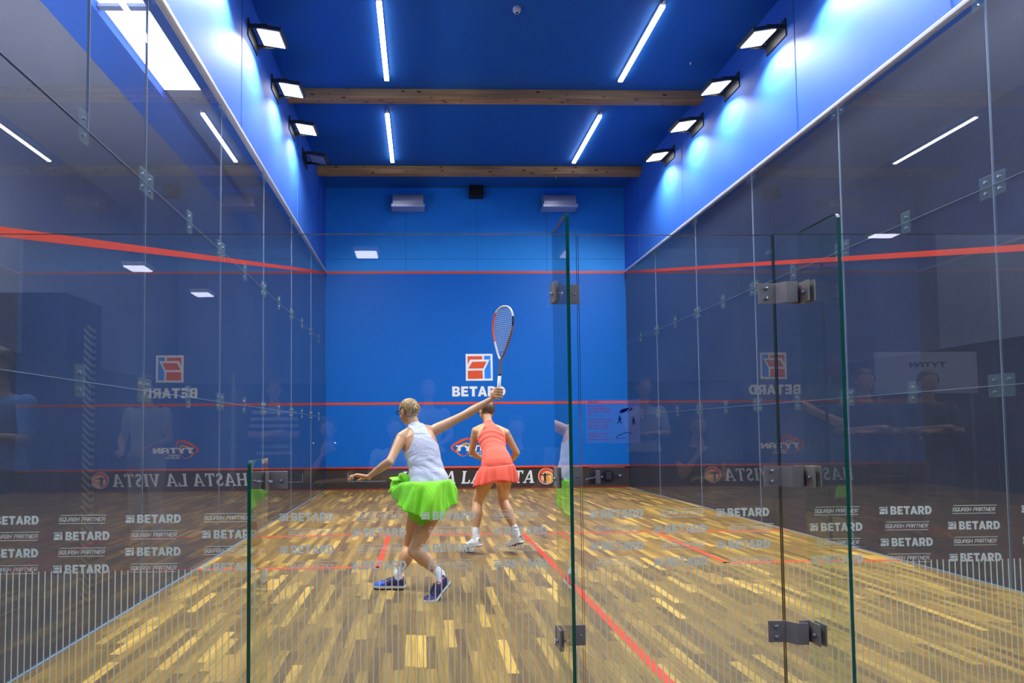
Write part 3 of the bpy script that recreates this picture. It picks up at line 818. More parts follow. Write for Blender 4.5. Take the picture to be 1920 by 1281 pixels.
def vent(x0, x1, lab):
    e = empty('air_vent', ((x0+x1)/2, 9.74, 5.95), lab, 'air vent')
    bm = bmesh.new(); prof = [(9.74, 6.24)]+[(9.60-.12*math.sin(math.radians(a))+.0, 6.02+.20*math.cos(math.radians(a))) for a in range(0, 100, 12)]+[(9.48, 5.96), (9.74, 5.96)]
    A = [bm.verts.new((x0, y, z)) for y, z in prof]; B = [bm.verts.new((x1, y, z)) for y, z in prof]; n = len(prof)
    bm.faces.new(A[::-1]); bm.faces.new(B)
    for i in range(n): bm.faces.new((A[i], A[(i+1) % n], B[(i+1) % n], B[i]))
    bmesh.ops.recalc_face_normals(bm, faces=bm.faces)
    obj('curved_hood', bm, M['duct'], e)
    bm = bmesh.new(); box(bm, (x0-.03, 9.44, 5.90), (x1+.03, 9.74, 5.965), bev=.006); obj('lip', bm, M['duct'], e)
vent(-1.76, -1.12, 'silver curved air vent high on the front wall, left one')
vent(1.42, 2.10, 'silver curved air vent high on the front wall, right one')
bm = bmesh.new(); box(bm, (-.14, 9.60, 6.18), (.16, 9.75, 6.42), bev=.01)
sp = tag(obj('wall_speaker', bm, M['black']), 'small black box speaker high on the front wall', 'speaker')
bm = bmesh.new()
for k in range(5): box(bm, (-.12, 9.592, 6.21+k*.042), (.14, 9.600, 6.228+k*.042))
obj('grille', bm, pbr('grille_brown', '#2c1f18', .6), sp)
bm = bmesh.new(); cyl(bm, (.032, 4.36, H_CEIL-.001), (.032, 4.36, H_CEIL-.03), .05, 24); cyl(bm, (.032, 4.36, H_CEIL-.03), (.032, 4.36, H_CEIL-.055), .045, 24, .032)
sd = tag(obj('smoke_detector', bm, M['white_plastic'], smooth=False), 'small round white smoke detector on the blue ceiling', 'smoke detector')
bm = bmesh.new(); cyl(bm, (.032, 4.36, H_CEIL-.055), (.032, 4.36, H_CEIL-.06), .018, 16); obj('sensor', bm, M['housing'], sd)
for x, y, lb in ((2.68, 5.41, 'tiny white hook on the ceiling beside the right floodlights'), (1.62, 9.2, 'tiny white hook on the ceiling above the right vent')):
    bm = bmesh.new(); cyl(bm, (x, y, H_CEIL-.001), (x, y, H_CEIL-.03), .016, 12, .008); tag(obj('ceiling_hook', bm, M['white_plastic']), lb, 'hook')
bm = bmesh.new(); ellipsoid(bm, (-2.98, 9.6, .988), (.02, .02, .02)); tag(obj('squash_ball', bm, M['white_letter'], smooth=True), 'small white squash ball in the air at the left of the front wall', 'ball')

# ------------------------------------------------------------------ halls outside the glass
def sbox(name, lo, hi, mt, lab=None):
    bm = bmesh.new(); box(bm, lo, hi); return tag(obj(name, bm, mt), lab, kind='structure')
bm = bmesh.new(); box(bm, (-8, -7.5, -.08), (-3.2, 14, -.002)); box(bm, (3.2, -7.5, -.08), (8, 14, -.002)); box(bm, (-3.2, -7.5, -.08), (3.2, 0, -.002))
tag(obj('floor', bm, M['hall_floor']), 'dark hall floor around the court', kind='structure')
bm = bmesh.new(); box(bm, (-8, -7.5, H_CEIL), (-3.35, 14, H_CEIL+.1)); box(bm, (3.35, -7.5, H_CEIL), (8, 14, H_CEIL+.1))
tag(obj('ceiling', bm, M['hall_ceil']), 'grey hall ceiling', kind='structure')
def hallwall(name, lo, hi, split=2.6):
    bm = bmesh.new(); box(bm, (lo[0], lo[1], 0), (hi[0], hi[1], split), 0); box(bm, (lo[0], lo[1], split), (hi[0], hi[1], H_CEIL), 1)
    tag(obj(name, bm, [M['hall_low'], M['hall_wall']]), kind='structure')
hallwall('wall_outer_left', (-8.1, -7.5), (-8, 14)); hallwall('wall_outer_right', (8, -7.5), (8.1, 14))
hallwall('wall_back', (-8, -7.6), (8, -7.5), H_CEIL-.4); hallwall('wall_far_left', (-8, 14), (-3.35, 14.1)); hallwall('wall_far_right', (3.35, 14), (8, 14.1))
sk = sbox('window_5', (-5.03, 1.0, 6.40), (-4.1, 6.11, 6.428), M['skylight'], 'skylight in the neighbouring ceiling')
for y in (4.33, 2.4):
    bm = bmesh.new(); box(bm, (-5.05, y-.04, 6.36), (-4.1, y+.04, 6.40)); obj('glazing_bar', bm, M['hall_wall'], sk)
sbox('fill_panel_right', (3.6, -6.8, 6.40), (7.6, -3.0, 6.428), M['fill_panel_glow'], 'added unseen light panel over the hall behind the camera on the right')  # glowing panel added out of view to brighten the right hall
sbox('fill_panel_left', (-7.6, -6.8, 6.40), (-3.6, -3.0, 6.428), M['fill_panel_glow'], 'added unseen light panel over the hall behind the camera on the left')  # same for the left hall: an added panel, not a known window
sbox('trim_3', (-5.62, -2, 6.30), (-5.06, 12.5, 6.425), M['hall_blue'], 'blue painted ceiling strip outside')
tag(sbox('wall_partition', (-7.9, 2.52, 0), (-4.3, 3.10, 2.46), M['hall_low']), 'navy partition block outside the left glass')
for x, y, h, lb in ((-3.6, 1.64, 2.0, 'black and cream hazard striped post outside the left glass, nearer one'), (-4.09, 6.5, 2.14, 'black and cream hazard striped post outside the left glass, farther one')):
    bm = bmesh.new(); box(bm, (x-.03, y-.03, 0), (x+.03, y+.03, h), bev=.006); tag(obj('hazard_post', bm, M['hazard']), lb, 'post')
# lamp panels of the hall behind the camera
for i, (x, y) in enumerate(((-1.85, -4.58), (-4.65, -6.7), (-4.95, -5.2), (-4.72, -3.4), (4.13, -3.8))):
    e = empty('hanging_lamp', (x, y, 3.5), ('flat white lamp panel over the spectators, %s' % ('above the man in the light shirt', 'farthest back on the left', 'second back on the left', 'left and close to the court', 'far right', 'behind the glass door', 'right of the glass door')[i]), 'lamp', 'flat lamp panels of the hall')
    bm = bmesh.new(); box(bm, (x-.15, y-.15, 3.42), (x+.15, y+.15, 3.47), bev=.006); obj('housing', bm, M['white_plastic'], e)
    bm = bmesh.new(); box(bm, (x-.13, y-.13, 3.405), (x+.13, y+.13, 3.42)); obj('diffuser', bm, M['lamp_panel'], e)
    bm = bmesh.new()
    for dx in (-.12, .12): cyl(bm, (x+dx, y, 3.47), (x+dx, y, H_CEIL-.01), .003, 6)
    obj('hanger_wire', bm, M['steel'], e)
for x, y, hh, wt, lb in ((-6.2, -1.2, 2.9, 420, 'left hall near the camera'), (6.2, -1.2, 2.9, 1900, 'right hall near the camera'), (-6.0, 3.9, 2.1, 500, 'left hall behind the navy partition')):  # lamps added out of sight to brighten the hall ceilings behind the side glass
    e = empty('fill_light', (x, y, 0), 'added unseen fill lamp on a black pole, ' + lb, 'fill_light')
    bm = bmesh.new(); cyl(bm, (x, y, 0), (x, y, .03), .18, 24); obj('base', bm, M['housing'], e)
    bm = bmesh.new(); cyl(bm, (x, y, .03), (x, y, hh), .02, 12); obj('pole', bm, M['housing'], e)
    bm = bmesh.new(); cyl(bm, (x, y, hh), (x, y, hh+.1), .08, 24, .20); obj('bowl', bm, M['housing'], e)
    ld = bpy.data.lights.new('fill_light_beam', 'AREA'); ld.shape = 'DISK'; ld.size = .38; ld.energy = wt; ld.color = (.92, .95, 1)
    lo = bpy.data.objects.new('fill_light_beam', ld); COL.objects.link(lo); lo.matrix_world = Matrix.Translation((x, y, hh+.12)) @ Matrix.Rotation(PI, 4, 'X')
# banner behind the spectators
bm = bmesh.new(); box(bm, (4.25, -4.24, 1.62), (5.5, -4.22, 2.12))
bn = tag(obj('banner', bm, M['banner']), 'pale TYTAN banner mirrored in the right pane', 'banner')
pl = Matrix(((-1, 0, 0, 0), (0, 0, 1, 0), (0, 1, 0, 0), (0, 0, 0, 1)))
obj_me('banner_text', stroke_text('TYTAN', .42, .07, Matrix.Translation((5.1, -4.217, 1.93)) @ pl, .28, 0, .34), M['dark_text'], bn)
for xx in (4.3, 5.44):
    bm = bmesh.new(); cyl(bm, (xx, -4.24, 0), (xx, -4.24, 1.64), .015, 10); obj('stand_pole', bm, M['steel'], bn)

# ------------------------------------------------------------------ people
def skin_mat(name, col): 
    t = NT(name); p = t.n('ShaderNodeBsdfPrincipled'); p.inputs['Roughness'].default_value = .48
    tc = t.n('ShaderNodeTexCoord'); nz = t.n('ShaderNodeTexNoise'); nz.inputs['Scale'].default_value = 14; t.l(tc, 3, nz, 0)
    c = C(col); mx = t.n('ShaderNodeMix', data_type='RGBA'); t.l(nz, 0, mx, 0)
    mx.inputs[6].default_value = tuple(x*.9 for x in c[:3])+(1,); mx.inputs[7].default_value = tuple(min(1, x*1.08) for x in c[:3])+(1,)
    t.l(mx, 2, p, 0); p.inputs['Subsurface Weight'].default_value = .12; p.inputs['Subsurface Radius'].default_value = (.02, .008, .004)
    p.inputs['Subsurface Scale'].default_value = .4
    return t.surf(p)
def hair_mat(name, a, b, sc=(60, 60, 9)):
    t = NT(name); p = t.n('ShaderNodeBsdfPrincipled'); p.inputs['Roughness'].default_value = .42
    tc = t.n('ShaderNodeTexCoord'); mp = t.n('ShaderNodeMapping'); mp.inputs['Scale'].default_value = sc; t.l(tc, 3, mp, 0)
    nz = t.n('ShaderNodeTexNoise'); nz.inputs['Scale'].default_value = 1.5; nz.inputs['Detail'].default_value = 6; t.l(mp, 0, nz, 0)
    r = t.n('ShaderNodeValToRGB'); t.l(nz, 0, r, 0); r.color_ramp.elements[0].position = .35; r.color_ramp.elements[1].position = .68
    r.color_ramp.elements[0].color = C(a); r.color_ramp.elements[1].color = C(b); t.l(r, 0, p, 0)
    bp = t.n('ShaderNodeBump'); bp.inputs['Strength'].default_value = .8; bp.inputs['Distance'].default_value = .006; t.l(nz, 0, bp, 'Height'); t.t.links.new(bp.outputs[0], p.inputs['Normal'])
    return t.surf(p)
def cloth_mat(name, col, sc=(9, 9, 30), strength=.5, rough=.75, dist=.02):
    t = NT(name); p = t.n('ShaderNodeBsdfPrincipled'); p.inputs['Roughness'].default_value = rough; p.inputs['Base Color'].default_value = C(col)
    p.inputs['Sheen Weight'].default_value = .2
    tc = t.n('ShaderNodeTexCoord'); mp = t.n('ShaderNodeMapping'); mp.inputs['Scale'].default_value = sc; t.l(tc, 3, mp, 0)
    nz = t.n('ShaderNodeTexNoise'); nz.inputs['Scale'].default_value = 1; nz.inputs['Detail'].default_value = 3; nz.inputs['Distortion'].default_value = 1.2; t.l(mp, 0, nz, 0)
    bp = t.n('ShaderNodeBump'); bp.inputs['Strength'].default_value = strength; bp.inputs['Distance'].default_value = dist; t.l(nz, 0, bp, 'Height'); t.t.links.new(bp.outputs[0], p.inputs['Normal'])
    return t.surf(p)
M['skin_a'] = skin_mat('skin_fair', '#cc9b70'); M['skin_b'] = skin_mat('skin_light', '#d2a47c')
M['hair_blonde'] = hair_mat('hair_blonde', '#6e5230', '#cfae72'); M['hair_brown'] = hair_mat('hair_brown', '#2e2018', '#86664a')
M['tank'] = cloth_mat('white_jersey', '#d6dbf0', (5, 5, 9), .7, dist=.03); M['lime'] = cloth_mat('lime_fabric', '#86e616', (18, 18, 4), .55)
M['coral'] = cloth_mat('coral_fabric', '#f65f48', (4, 4, 14), .55, dist=.02); M['coral_pleat'] = cloth_mat('coral_pleat_fabric', '#f25a42', (16, 16, 4), .5, dist=.01); M['sock'] = cloth_mat('white_sock', '#eef0f6', (30, 30, 60), .2)
M['shoe_blue'] = pbr('shoe_blue', '#1f57d6', .45, noise=.15, nscale=30); M['shoe_purple'] = pbr('shoe_purple', '#2c2462', .5, noise=.2, nscale=30)
M['coral_trim'] = pbr('shoe_coral_trim', '#ff6a55', .5); M['sole_white'] = pbr('sole_white', '#e9ebee', .45); M['sole_dark'] = pbr('sole_dark', '#2a211c', .5)
M['shoe_white'] = pbr('shoe_white', '#e9ecf4', .45, noise=.05, nscale=30); M['lace_black'] = pbr('lace_black', '#15131a', .6)
M['eye'] = pbr('eye_white', '#e9e6e2', .2); M['iris'] = pbr('eye_iris', '#3a4a55', .2); M['lip'] = pbr('lip', '#b8675a', .5)
M['lensframe'] = pbr('glasses_frame', '#181a1e', .3)

def remesh(bm, voxel, smooth=4):
    me = bpy.data.meshes.new('t'); bmesh.ops.recalc_face_normals(bm, faces=bm.faces); bm.to_mesh(me); bm.free()
    o = bpy.data.objects.new('t', me); COL.objects.link(o)
    r = o.modifiers.new('r', 'REMESH'); r.mode = 'VOXEL'; r.voxel_size = voxel; r.use_smooth_shade = True
    s = o.modifiers.new('s', 'SMOOTH'); s.iterations = smooth; s.factor = .5
    dg = bpy.context.evaluated_depsgraph_get()
    out = bpy.data.meshes.new_from_object(o.evaluated_get(dg))
    bpy.data.objects.remove(o); bpy.data.meshes.remove(me)
    out.materials.clear()
    for p in out.polygons: p.use_smooth = True
    return out

class Torso:
    """dense stations along the spine: position, lateral vector, half widths"""
    def __init__(s, st, lat):
        full = [tuple(a)+tuple(l) for a, l in zip(st, lat)]
        D = np.array(catmull(full, 8)); s.p = D[:, :3]; s.ra = D[:, 3]; s.rb = D[:, 4]
        l = D[:, 5:8]; tg = np.gradient(s.p, axis=0); tg /= np.linalg.norm(tg, axis=1)[:, None]
        l = l-tg*(l*tg).sum(1)[:, None]; s.l = l/np.linalg.norm(l, axis=1)[:, None]; s.d = np.cross(tg, s.l)
        seg = np.linalg.norm(np.diff(s.p, axis=0), axis=1); s.s = np.concatenate([[0], np.cumsum(seg)]); s.tg = tg
    def coords(s, P):
        P = np.asarray(P); out = np.zeros((len(P), 4))
        for k in range(0, len(P), 4000):
            Q = P[k:k+4000]; diff = Q[:, None, :]-s.p[None]; i = (diff**2).sum(2).argmin(1)
            r = Q-s.p[i]
            out[k:k+4000, 0] = s.s[i]+(r*s.tg[i]).sum(1); out[k:k+4000, 1] = (r*s.l[i]).sum(1); out[k:k+4000, 2] = (r*s.d[i]).sum(1)
            out[k:k+4000, 3] = (out[k:k+4000, 1]/s.ra[i])**2+(out[k:k+4000, 2]/s.rb[i])**2
        return out

def seg_dist(P, a, b):
    a, b = np.array(a), np.array(b); d = b-a; t = np.clip(((P-a)@d)/(d@d), 0, 1)
    return np.linalg.norm(P-(a+t[:, None]*d), axis=1), t

def garment(body, F, off, name, mat, parent, smooth_it=6, wrinkle=None, label=None):
    """shell over the faces of the body where F(verts)>0, lifted by off metres, with turned-in hems"""
    n = len(body.vertices); co = np.zeros(n*3); body.vertices.foreach_get('co', co); co = co.reshape(-1, 3)
    no = np.zeros(n*3); body.vertices.foreach_get('normal', no); no = no.reshape(-1, 3)
    f = F(co)
    bm = bmesh.new(); bm.from_mesh(body); bm.verts.ensure_lookup_table()
    kill = [fa for fa in bm.faces if sum(f[v.index] for v in fa.verts) <= 0]
    offs = off(co) if callable(off) else np.full(n, off)
    if wrinkle is not None: offs = offs+wrinkle(co)
    for v in bm.verts: v.co = V(co[v.index]+no[v.index]*offs[v.index])
    bmesh.ops.delete(bm, geom=kill, context='FACES')
    bmesh.ops.delete(bm, geom=[v for v in bm.verts if not v.link_faces], context='VERTS')
    # drop stray islands
    bm.verts.ensure_lookup_table(); bm.verts.index_update(); seen = set(); best = []
    for v in bm.verts:
        if v.index in seen: continue
        st = [v]; comp = []; seen.add(v.index)
        while st:
            q = st.pop(); comp.append(q)
            for e in q.link_edges:
                w = e.other_vert(q)
                if w.index not in seen: seen.add(w.index); st.append(w)
        best.append(comp)
    if not best: bm.free(); return None
    mx = max(len(c) for c in best)
    rm = [v for c in best if len(c) < mx*.2 for v in c]
    bmesh.ops.delete(bm, geom=rm, context='VERTS')
    for it in range(smooth_it):
        bd = [v for v in bm.verts if v.is_boundary]
        new = {}
        for v in bd:
            nb = [e.other_vert(v) for e in v.link_edges if e.is_boundary]
            if len(nb) == 2: new[v] = v.co*.4+(nb[0].co+nb[1].co)*.3
        for v, c in new.items(): v.co = c
    bm.normal_update()
    be = [e for e in bm.edges if e.is_boundary]
    r = bmesh.ops.extrude_edge_only(bm, edges=be)
    nv = [g for g in r['geom'] if isinstance(g, bmesh.types.BMVert)]
    for v in nv:
        nrm = V((0, 0, 0))
        for e in v.link_edges:
            w = e.other_vert(v)
            if w not in nv: nrm += w.normal
        if nrm.length: v.co -= nrm.normalized()*.007
    bm.normal_update()
    return obj(name, bm, mat, parent, True, label)

def head(bm, c, face, upv, s=1.0):
    c = V(c); f = V(face).normalized(); u = V(upv); u = (u-f*u.dot(f)).normalized(); l = u.cross(f).normalized()   # l = the person's left
    R = Matrix((l, f, u)).transposed()
    def E(off, r): ellipsoid(bm, c+R@(V(off)*s), V(r)*s, R)
    E((0, -.008, .025), (.074, .090, .082)); E((0, .012, -.035), (.060, .072, .072)); E((0, .045, -.078), (.036, .036, .028))
    E((0, .060, .012), (.056, .028, .040)); E((.033, .062, -.030), (.024, .020, .024)); E((-.033, .062, -.030), (.024, .020, .024))
    loft(bm, [tuple(c+R@(V((0, .086, .012))*s))+(.008*s, .008*s), tuple(c+R@(V((0, .098, -.012))*s))+(.010*s, .010*s), tuple(c+R@(V((0, .100, -.026))*s))+(.015*s, .010*s)], ref=tuple(l), n=10, sub=3)
    E((0, .084, -.052), (.026, .012, .007)); E((0, .082, -.064), (.022, .012, .008))
    E((.028, .078, .027), (.020, .012, .006)); E((-.028, .078, .027), (.020, .012, .006))
    for sg in (-1, 1): E((sg*.075, -.002, -.008), (.009, .020, .032)); E((sg*.073, .004, -.032), (.007, .009, .012))
    return R

def eyes(parent, c, R, s=1.0):
    for sg in (-1, 1):
        bm = bmesh.new(); ellipsoid(bm, V(c)+R@(V((sg*.029, .0715, .011))*s), (.0120*s,)*3, None, 14, 8); e = obj('eye', bm, M['eye'], parent, True)
        bm = bmesh.new(); ellipsoid(bm, V(c)+R@(V((sg*.029, .0805, .010))*s), V((.0050, .004, .0052))*s, R, 12, 8); obj('iris', bm, M['iris'], e, True)
    bm = bmesh.new(); ellipsoid(bm, V(c)+R@(V((0, .0945, -.058))*s), V((.022, .004, .006))*s, R, 14, 8); obj('lips', bm, M['lip'], parent, True)

def glasses(parent, c, R, s=1.0, col='lensframe'):
    bm = bmesh.new(); c = V(c)
    P = lambda x, y, z: tuple(c+R@(V((x, y, z))*s))
    for sg in (-1, 1):
        pts = [P(sg*(.031+.026*math.cos(a)), .108-.012*abs(math.cos(a)), .008+.019*math.sin(a)) for a in [i*PI/5 for i in range(10)]]
        loft(bm, [p+(.0026, .0026) for p in pts], ref=tuple(R@V((0, 1, 0))), n=8, sub=3, closed_loop=True)
        loft(bm, [P(sg*.057, .100, .012)+(.0025, .004), P(sg*.078, .06, .012)+(.0025, .004), P(sg*.084, .0, .008)+(.0025, .004)], ref=tuple(R@V((1, 0, 0))), n=8, sub=3)
    loft(bm, [P(-.006, .109, .012)+(.0025, .0025), P(.006, .109, .012)+(.0025, .0025)], ref=(0, 0, 1), n=8, sub=1)
    obj('sports_glasses', bm, M[col], parent, True)

def hand(bm, wrist, fwd_, palm_n, curl, side, s=1.0, grip=None, thumb=(.6, .4)):
    """wrist position, finger direction, palm normal (towards the palm side); curl per finger; side +1: thumb towards +(palm_n x fwd)"""
    w = V(wrist); f = V(fwd_).normalized(); n = V(palm_n); n = (n-f*n.dot(f)).normalized(); t = n.cross(f).normalized()*side
    loft(bm, [tuple(w-f*.01)+(.026*s, .019*s), tuple(w+f*.03*s)+(.034*s, .016*s), tuple(w+f*.075*s)+(.040*s, .014*s), tuple(w+f*.09*s)+(.038*s, .011*s)], ref=tuple(t), n=16, sub=3)
    L = (.072, .080, .074, .058)
    for k in range(4):
        base = w+f*(.083-.004*abs(k-1))*s+t*((.029-.0195*k)*s)
        d = (f+t*(.10-.07*k)).normalized(); c = curl[k]; p = base; pts = [tuple(p)+(.0094*s, .0088*s)]
        seg = [L[k]*.45*s, L[k]*.30*s, L[k]*.25*s]; a = c*.5
        for q, sl in enumerate(seg):
            dd = d*math.cos(a)+n*math.sin(a); p = p+dd*sl; r = (.0088, .0080, .0066)[q]*s; pts.append(tuple(p)+(r, r)); a += c
        loft(bm, pts, ref=tuple(t), n=10, sub=3)
    b = w+f*.022*s+t*.026*s
    d1 = (f*.55+t*.75+n*.35*thumb[0]).normalized(); d2 = (f*.8+t*.25+n*thumb[1]).normalized(); d3 = (f*.75-t*.1+n*thumb[1]*1.3).normalized()
    p1 = b+d1*.034*s; p2 = p1+d2*.030*s; p3 = p2+d3*.022*s
    loft(bm, [tuple(b)+(.015*s, .014*s), tuple(p1)+(.0115*s, .011*s), tuple(p2)+(.0098*s, .009*s), tuple(p3)+(.0075*s, .007*s)], ref=tuple(n), n=10, sub=3)

def limb(bm, P, ref=(0, 0, 1), n=18, sub=5): loft(bm, [tuple(p) for p in P], ref=ref, n=n, sub=sub)

def arm(bm, sh, el, wr, k=1.0):
    sh, el, wr = map(V, (sh, el, wr))
    pts = []
    for t, ra in ((0, .044), (.18, .046), (.45, .040), (.8, .034), (1, .034)): pts.append(tuple(sh.lerp(el, t))+(ra*k, ra*k*.96))
    ax = (el-sh).cross(wr-el); ax = tuple(ax.normalized()) if ax.length > 1e-4 else (0, 0, 1)
    limb(bm, pts, ref=ax)
    pts = [tuple(el)+(.034*k, .033*k)]
    for t, ra in ((.22, .037), (.5, .032), (.8, .024), (1, .022)): pts.append(tuple(el.lerp(wr, t))+(ra*k, ra*k*.85))
    limb(bm, pts, ref=ax)

def leg(bm, hip, kn, an, k=1.0, bulge=None):
    hip, kn, an = map(V, (hip, kn, an))
    back = V(bulge).normalized()
    ax = tuple((kn-hip).cross(back).normalized())
    pts = [tuple(hip+(hip-kn)*.04)+(.080*k, .084*k)]
    for t, ra in ((.2, .082), (.5, .071), (.8, .056), (1, .052)): pts.append(tuple(hip.lerp(kn, t)-back*.008*math.sin(PI*t))+(ra*k, ra*k))
    limb(bm, pts, ref=ax)
    pts = [tuple(kn)+(.051*k, .050*k)]
    for t, ra, o in ((.18, .052, .008), (.38, .056, .018), (.62, .044, .010), (.85, .032, 0), (1, .031, 0)): pts.append(tuple(kn.lerp(an, t)+back*o)+(ra*k, ra*k*1.04))
    limb(bm, pts, ref=ax)
    ellipsoid(bm, kn-back*.022*k, (.036*k, .036*k, .045*k))

def foot(bm, an, heel, toe, upv):
    an, heel, toe = V(an), V(heel), V(toe); u = V(upv).normalized(); d = (toe-heel).normalized()
    c = heel+d*.035+u*.035
    limb(bm, [tuple(an)+(.031, .031), tuple(an.lerp(c, .6)+d*.006)+(.031, .033), tuple(c)+(.028, .028)], ref=tuple(d.cross(u)), n=14, sub=3)
    L_ = (toe-heel).length
    limb(bm, [tuple(heel+d*.035+u*.040)+(.028, .032), tuple(heel+d*L_*.45+u*.042)+(.032, .030), tuple(heel+d*L_*.75+u*.028)+(.038, .019), tuple(heel+d*(L_-.025)+u*.020)+(.030, .013)], ref=tuple(d.cross(u)), n=14, sub=4)

def shoe(parent, heel, toe, upv, an, mats, bend=0.0, laces='lace_black', tail=False):
    """trainer: upper with quarter and toe, midsole, outsole, collar, tongue and laces"""
    heel, toe = V(heel), V(toe); d = (toe-heel); L_ = d.length; d.normalize(); u = V(upv); u = (u-d*u.dot(d)).normalized(); l = d.cross(u)
    def P(x, y, z):       # x along the foot 0..1, y lateral metres, z up metres; the forefoot bends down to the floor
        b = max(0, x-.68); 
        ang = bend
        if b > 0 and ang:
            q = heel+d*L_*.68; dd = d*math.cos(ang)+u*math.sin(ang); uu = u*math.cos(ang)-d*math.sin(ang)
            return q+dd*(b*L_)+l*y+uu*z
        return heel+d*(x*L_)+l*y+u*z
    wid = [(0, .020), (.05, .030), (.2, .034), (.4, .035), (.6, .042), (.75, .046), (.88, .040), (.96, .026), (1, .012)]
    def W(x):
        for (a, wa), (b, wb) in zip(wid, wid[1:]):
            if x <= b: return wa+(wb-wa)*(x-a)/(b-a)
        return .012
    hgt = [(0, .075), (.08, .088), (.2, .078), (.34, .085), (.5, .072), (.65, .055), (.8, .042), (.92, .034), (1, .022)]
    def H(x):
        for (a, wa), (b, wb) in zip(hgt, hgt[1:]):
            if x <= b: return wa+(wb-wa)*(x-a)/(b-a)
        return .02
    xs = [i/28 for i in range(29)]
    def slab(z0, z1, grow, mat, name, par):
        bm = bmesh.new(); rows = []
        for x in xs:
            w = W(x)+grow; rows.append([bm.verts.new(P(x+(-.01 if x == 0 else .01 if x == 1 else 0), y, z)) for y, z in ((-w, z0), (-w-.001, z1), (w+.001, z1), (w, z0))])
        for a, b in zip(rows, rows[1:]):
            for k in range(4): bm.faces.new((a[k], a[(k+1) % 4], b[(k+1) % 4], b[k]))
        bm.faces.new(rows[0][::-1]); bm.faces.new(rows[-1]); bmesh.ops.recalc_face_normals(bm, faces=bm.faces)
        return obj(name, bm, mat, par, False)
    bm = bmesh.new(); rows = []
    N = 14
    for x in xs:
        w = W(x); h = H(x); row = []
        for k in range(N+1):
            a = PI*k/N; cy_ = math.cos(a); sz = math.sin(a)
            row.append(bm.verts.new(P(x, w*math.copysign(abs(cy_)**.75, cy_), .016+(h-.016)*sz**.7)))
        rows.append(row)
    for i, (a, b) in enumerate(zip(rows, rows[1:])):
        for k in range(N):
            x = xs[i]
            if .06 < x < .30 and 4 <= k <= 9: continue        # the opening
            f = bm.faces.new((a[k], a[k+1], b[k+1], b[k])); f.material_index = 1 if x > .60 else 0
    bm.faces.new(rows[0]); 
    up_ = obj('shoe', bm, [M[mats[0]], M[mats[1]]], parent, True)
    sm = up_.modifiers.new('thickness', 'SOLIDIFY'); sm.thickness = .003; sm.offset = -1
    slab(.006, .024, .003, M[mats[2]], 'midsole', up_); slab(-.001, .006, .002, M[mats[3]], 'outsole', up_)
    bm = bmesh.new()
    op = []
    for x in [.065+.24*i/7 for i in range(8)]: op.append((x, 1))
    ring = [P(x, W(x)*.66, H(x)*.86) for x, _ in op]+[P(x, -W(x)*.66, H(x)*.86) for x, _ in op[::-1]]
    loft(bm, [tuple(p)+(.0045, .0045) for p in ring], ref=tuple(u), n=8, sub=2, closed_loop=True)
    obj('collar', bm, M[mats[4]], up_, True)
    bm = bmesh.new()
    for k in range(5):
        x = .36+.065*k; w = W(x)
        loft(bm, [tuple(P(x, -.018, H(x)+.001))+(.0028, .002), tuple(P(x+.01, 0, H(x)+.005))+(.003, .002), tuple(P(x+.02, .018, H(x)+.001))+(.0028, .002)], ref=tuple(d), n=8, sub=2)
    if tail:
        loft(bm, [tuple(P(.36, -.01, .088))+(.003, .003), tuple(P(.40, -.05, .10))+(.003, .003), tuple(P(.50, -.085, .115))+(.003, .003), tuple(P(.56, -.10, .12))+(.005, .004)], ref=tuple(u), n=8, sub=3)
        loft(bm, [tuple(P(.36, -.01, .088))+(.003, .003), tuple(P(.44, -.035, .075))+(.003, .003), tuple(P(.5, -.05, .05))+(.003, .003)], ref=tuple(u), n=8, sub=3)
    obj('lace', bm, M[laces], up_, True)
    if mats[0] == 'shoe_purple':
        for sg in (-1, 1):
            bm = bmesh.new()
            for a, b in ((.22, .42), (.34, .54), (.5, .3)):
                q0 = P(a, sg*(W(a)+.0005), .028); q1 = P((a+b)/2, sg*(W((a+b)/2)*.97), .045); q2 = P(b, sg*(W(b)*.80), .060)
                loft(bm, [tuple(q0)+(.0022, .0018), tuple(q1)+(.0022, .0018), tuple(q2)+(.0018, .0018)], ref=tuple(d), n=6, sub=3)
            obj('side_stripe', bm, M['coral_trim'], up_, True)
    return up_

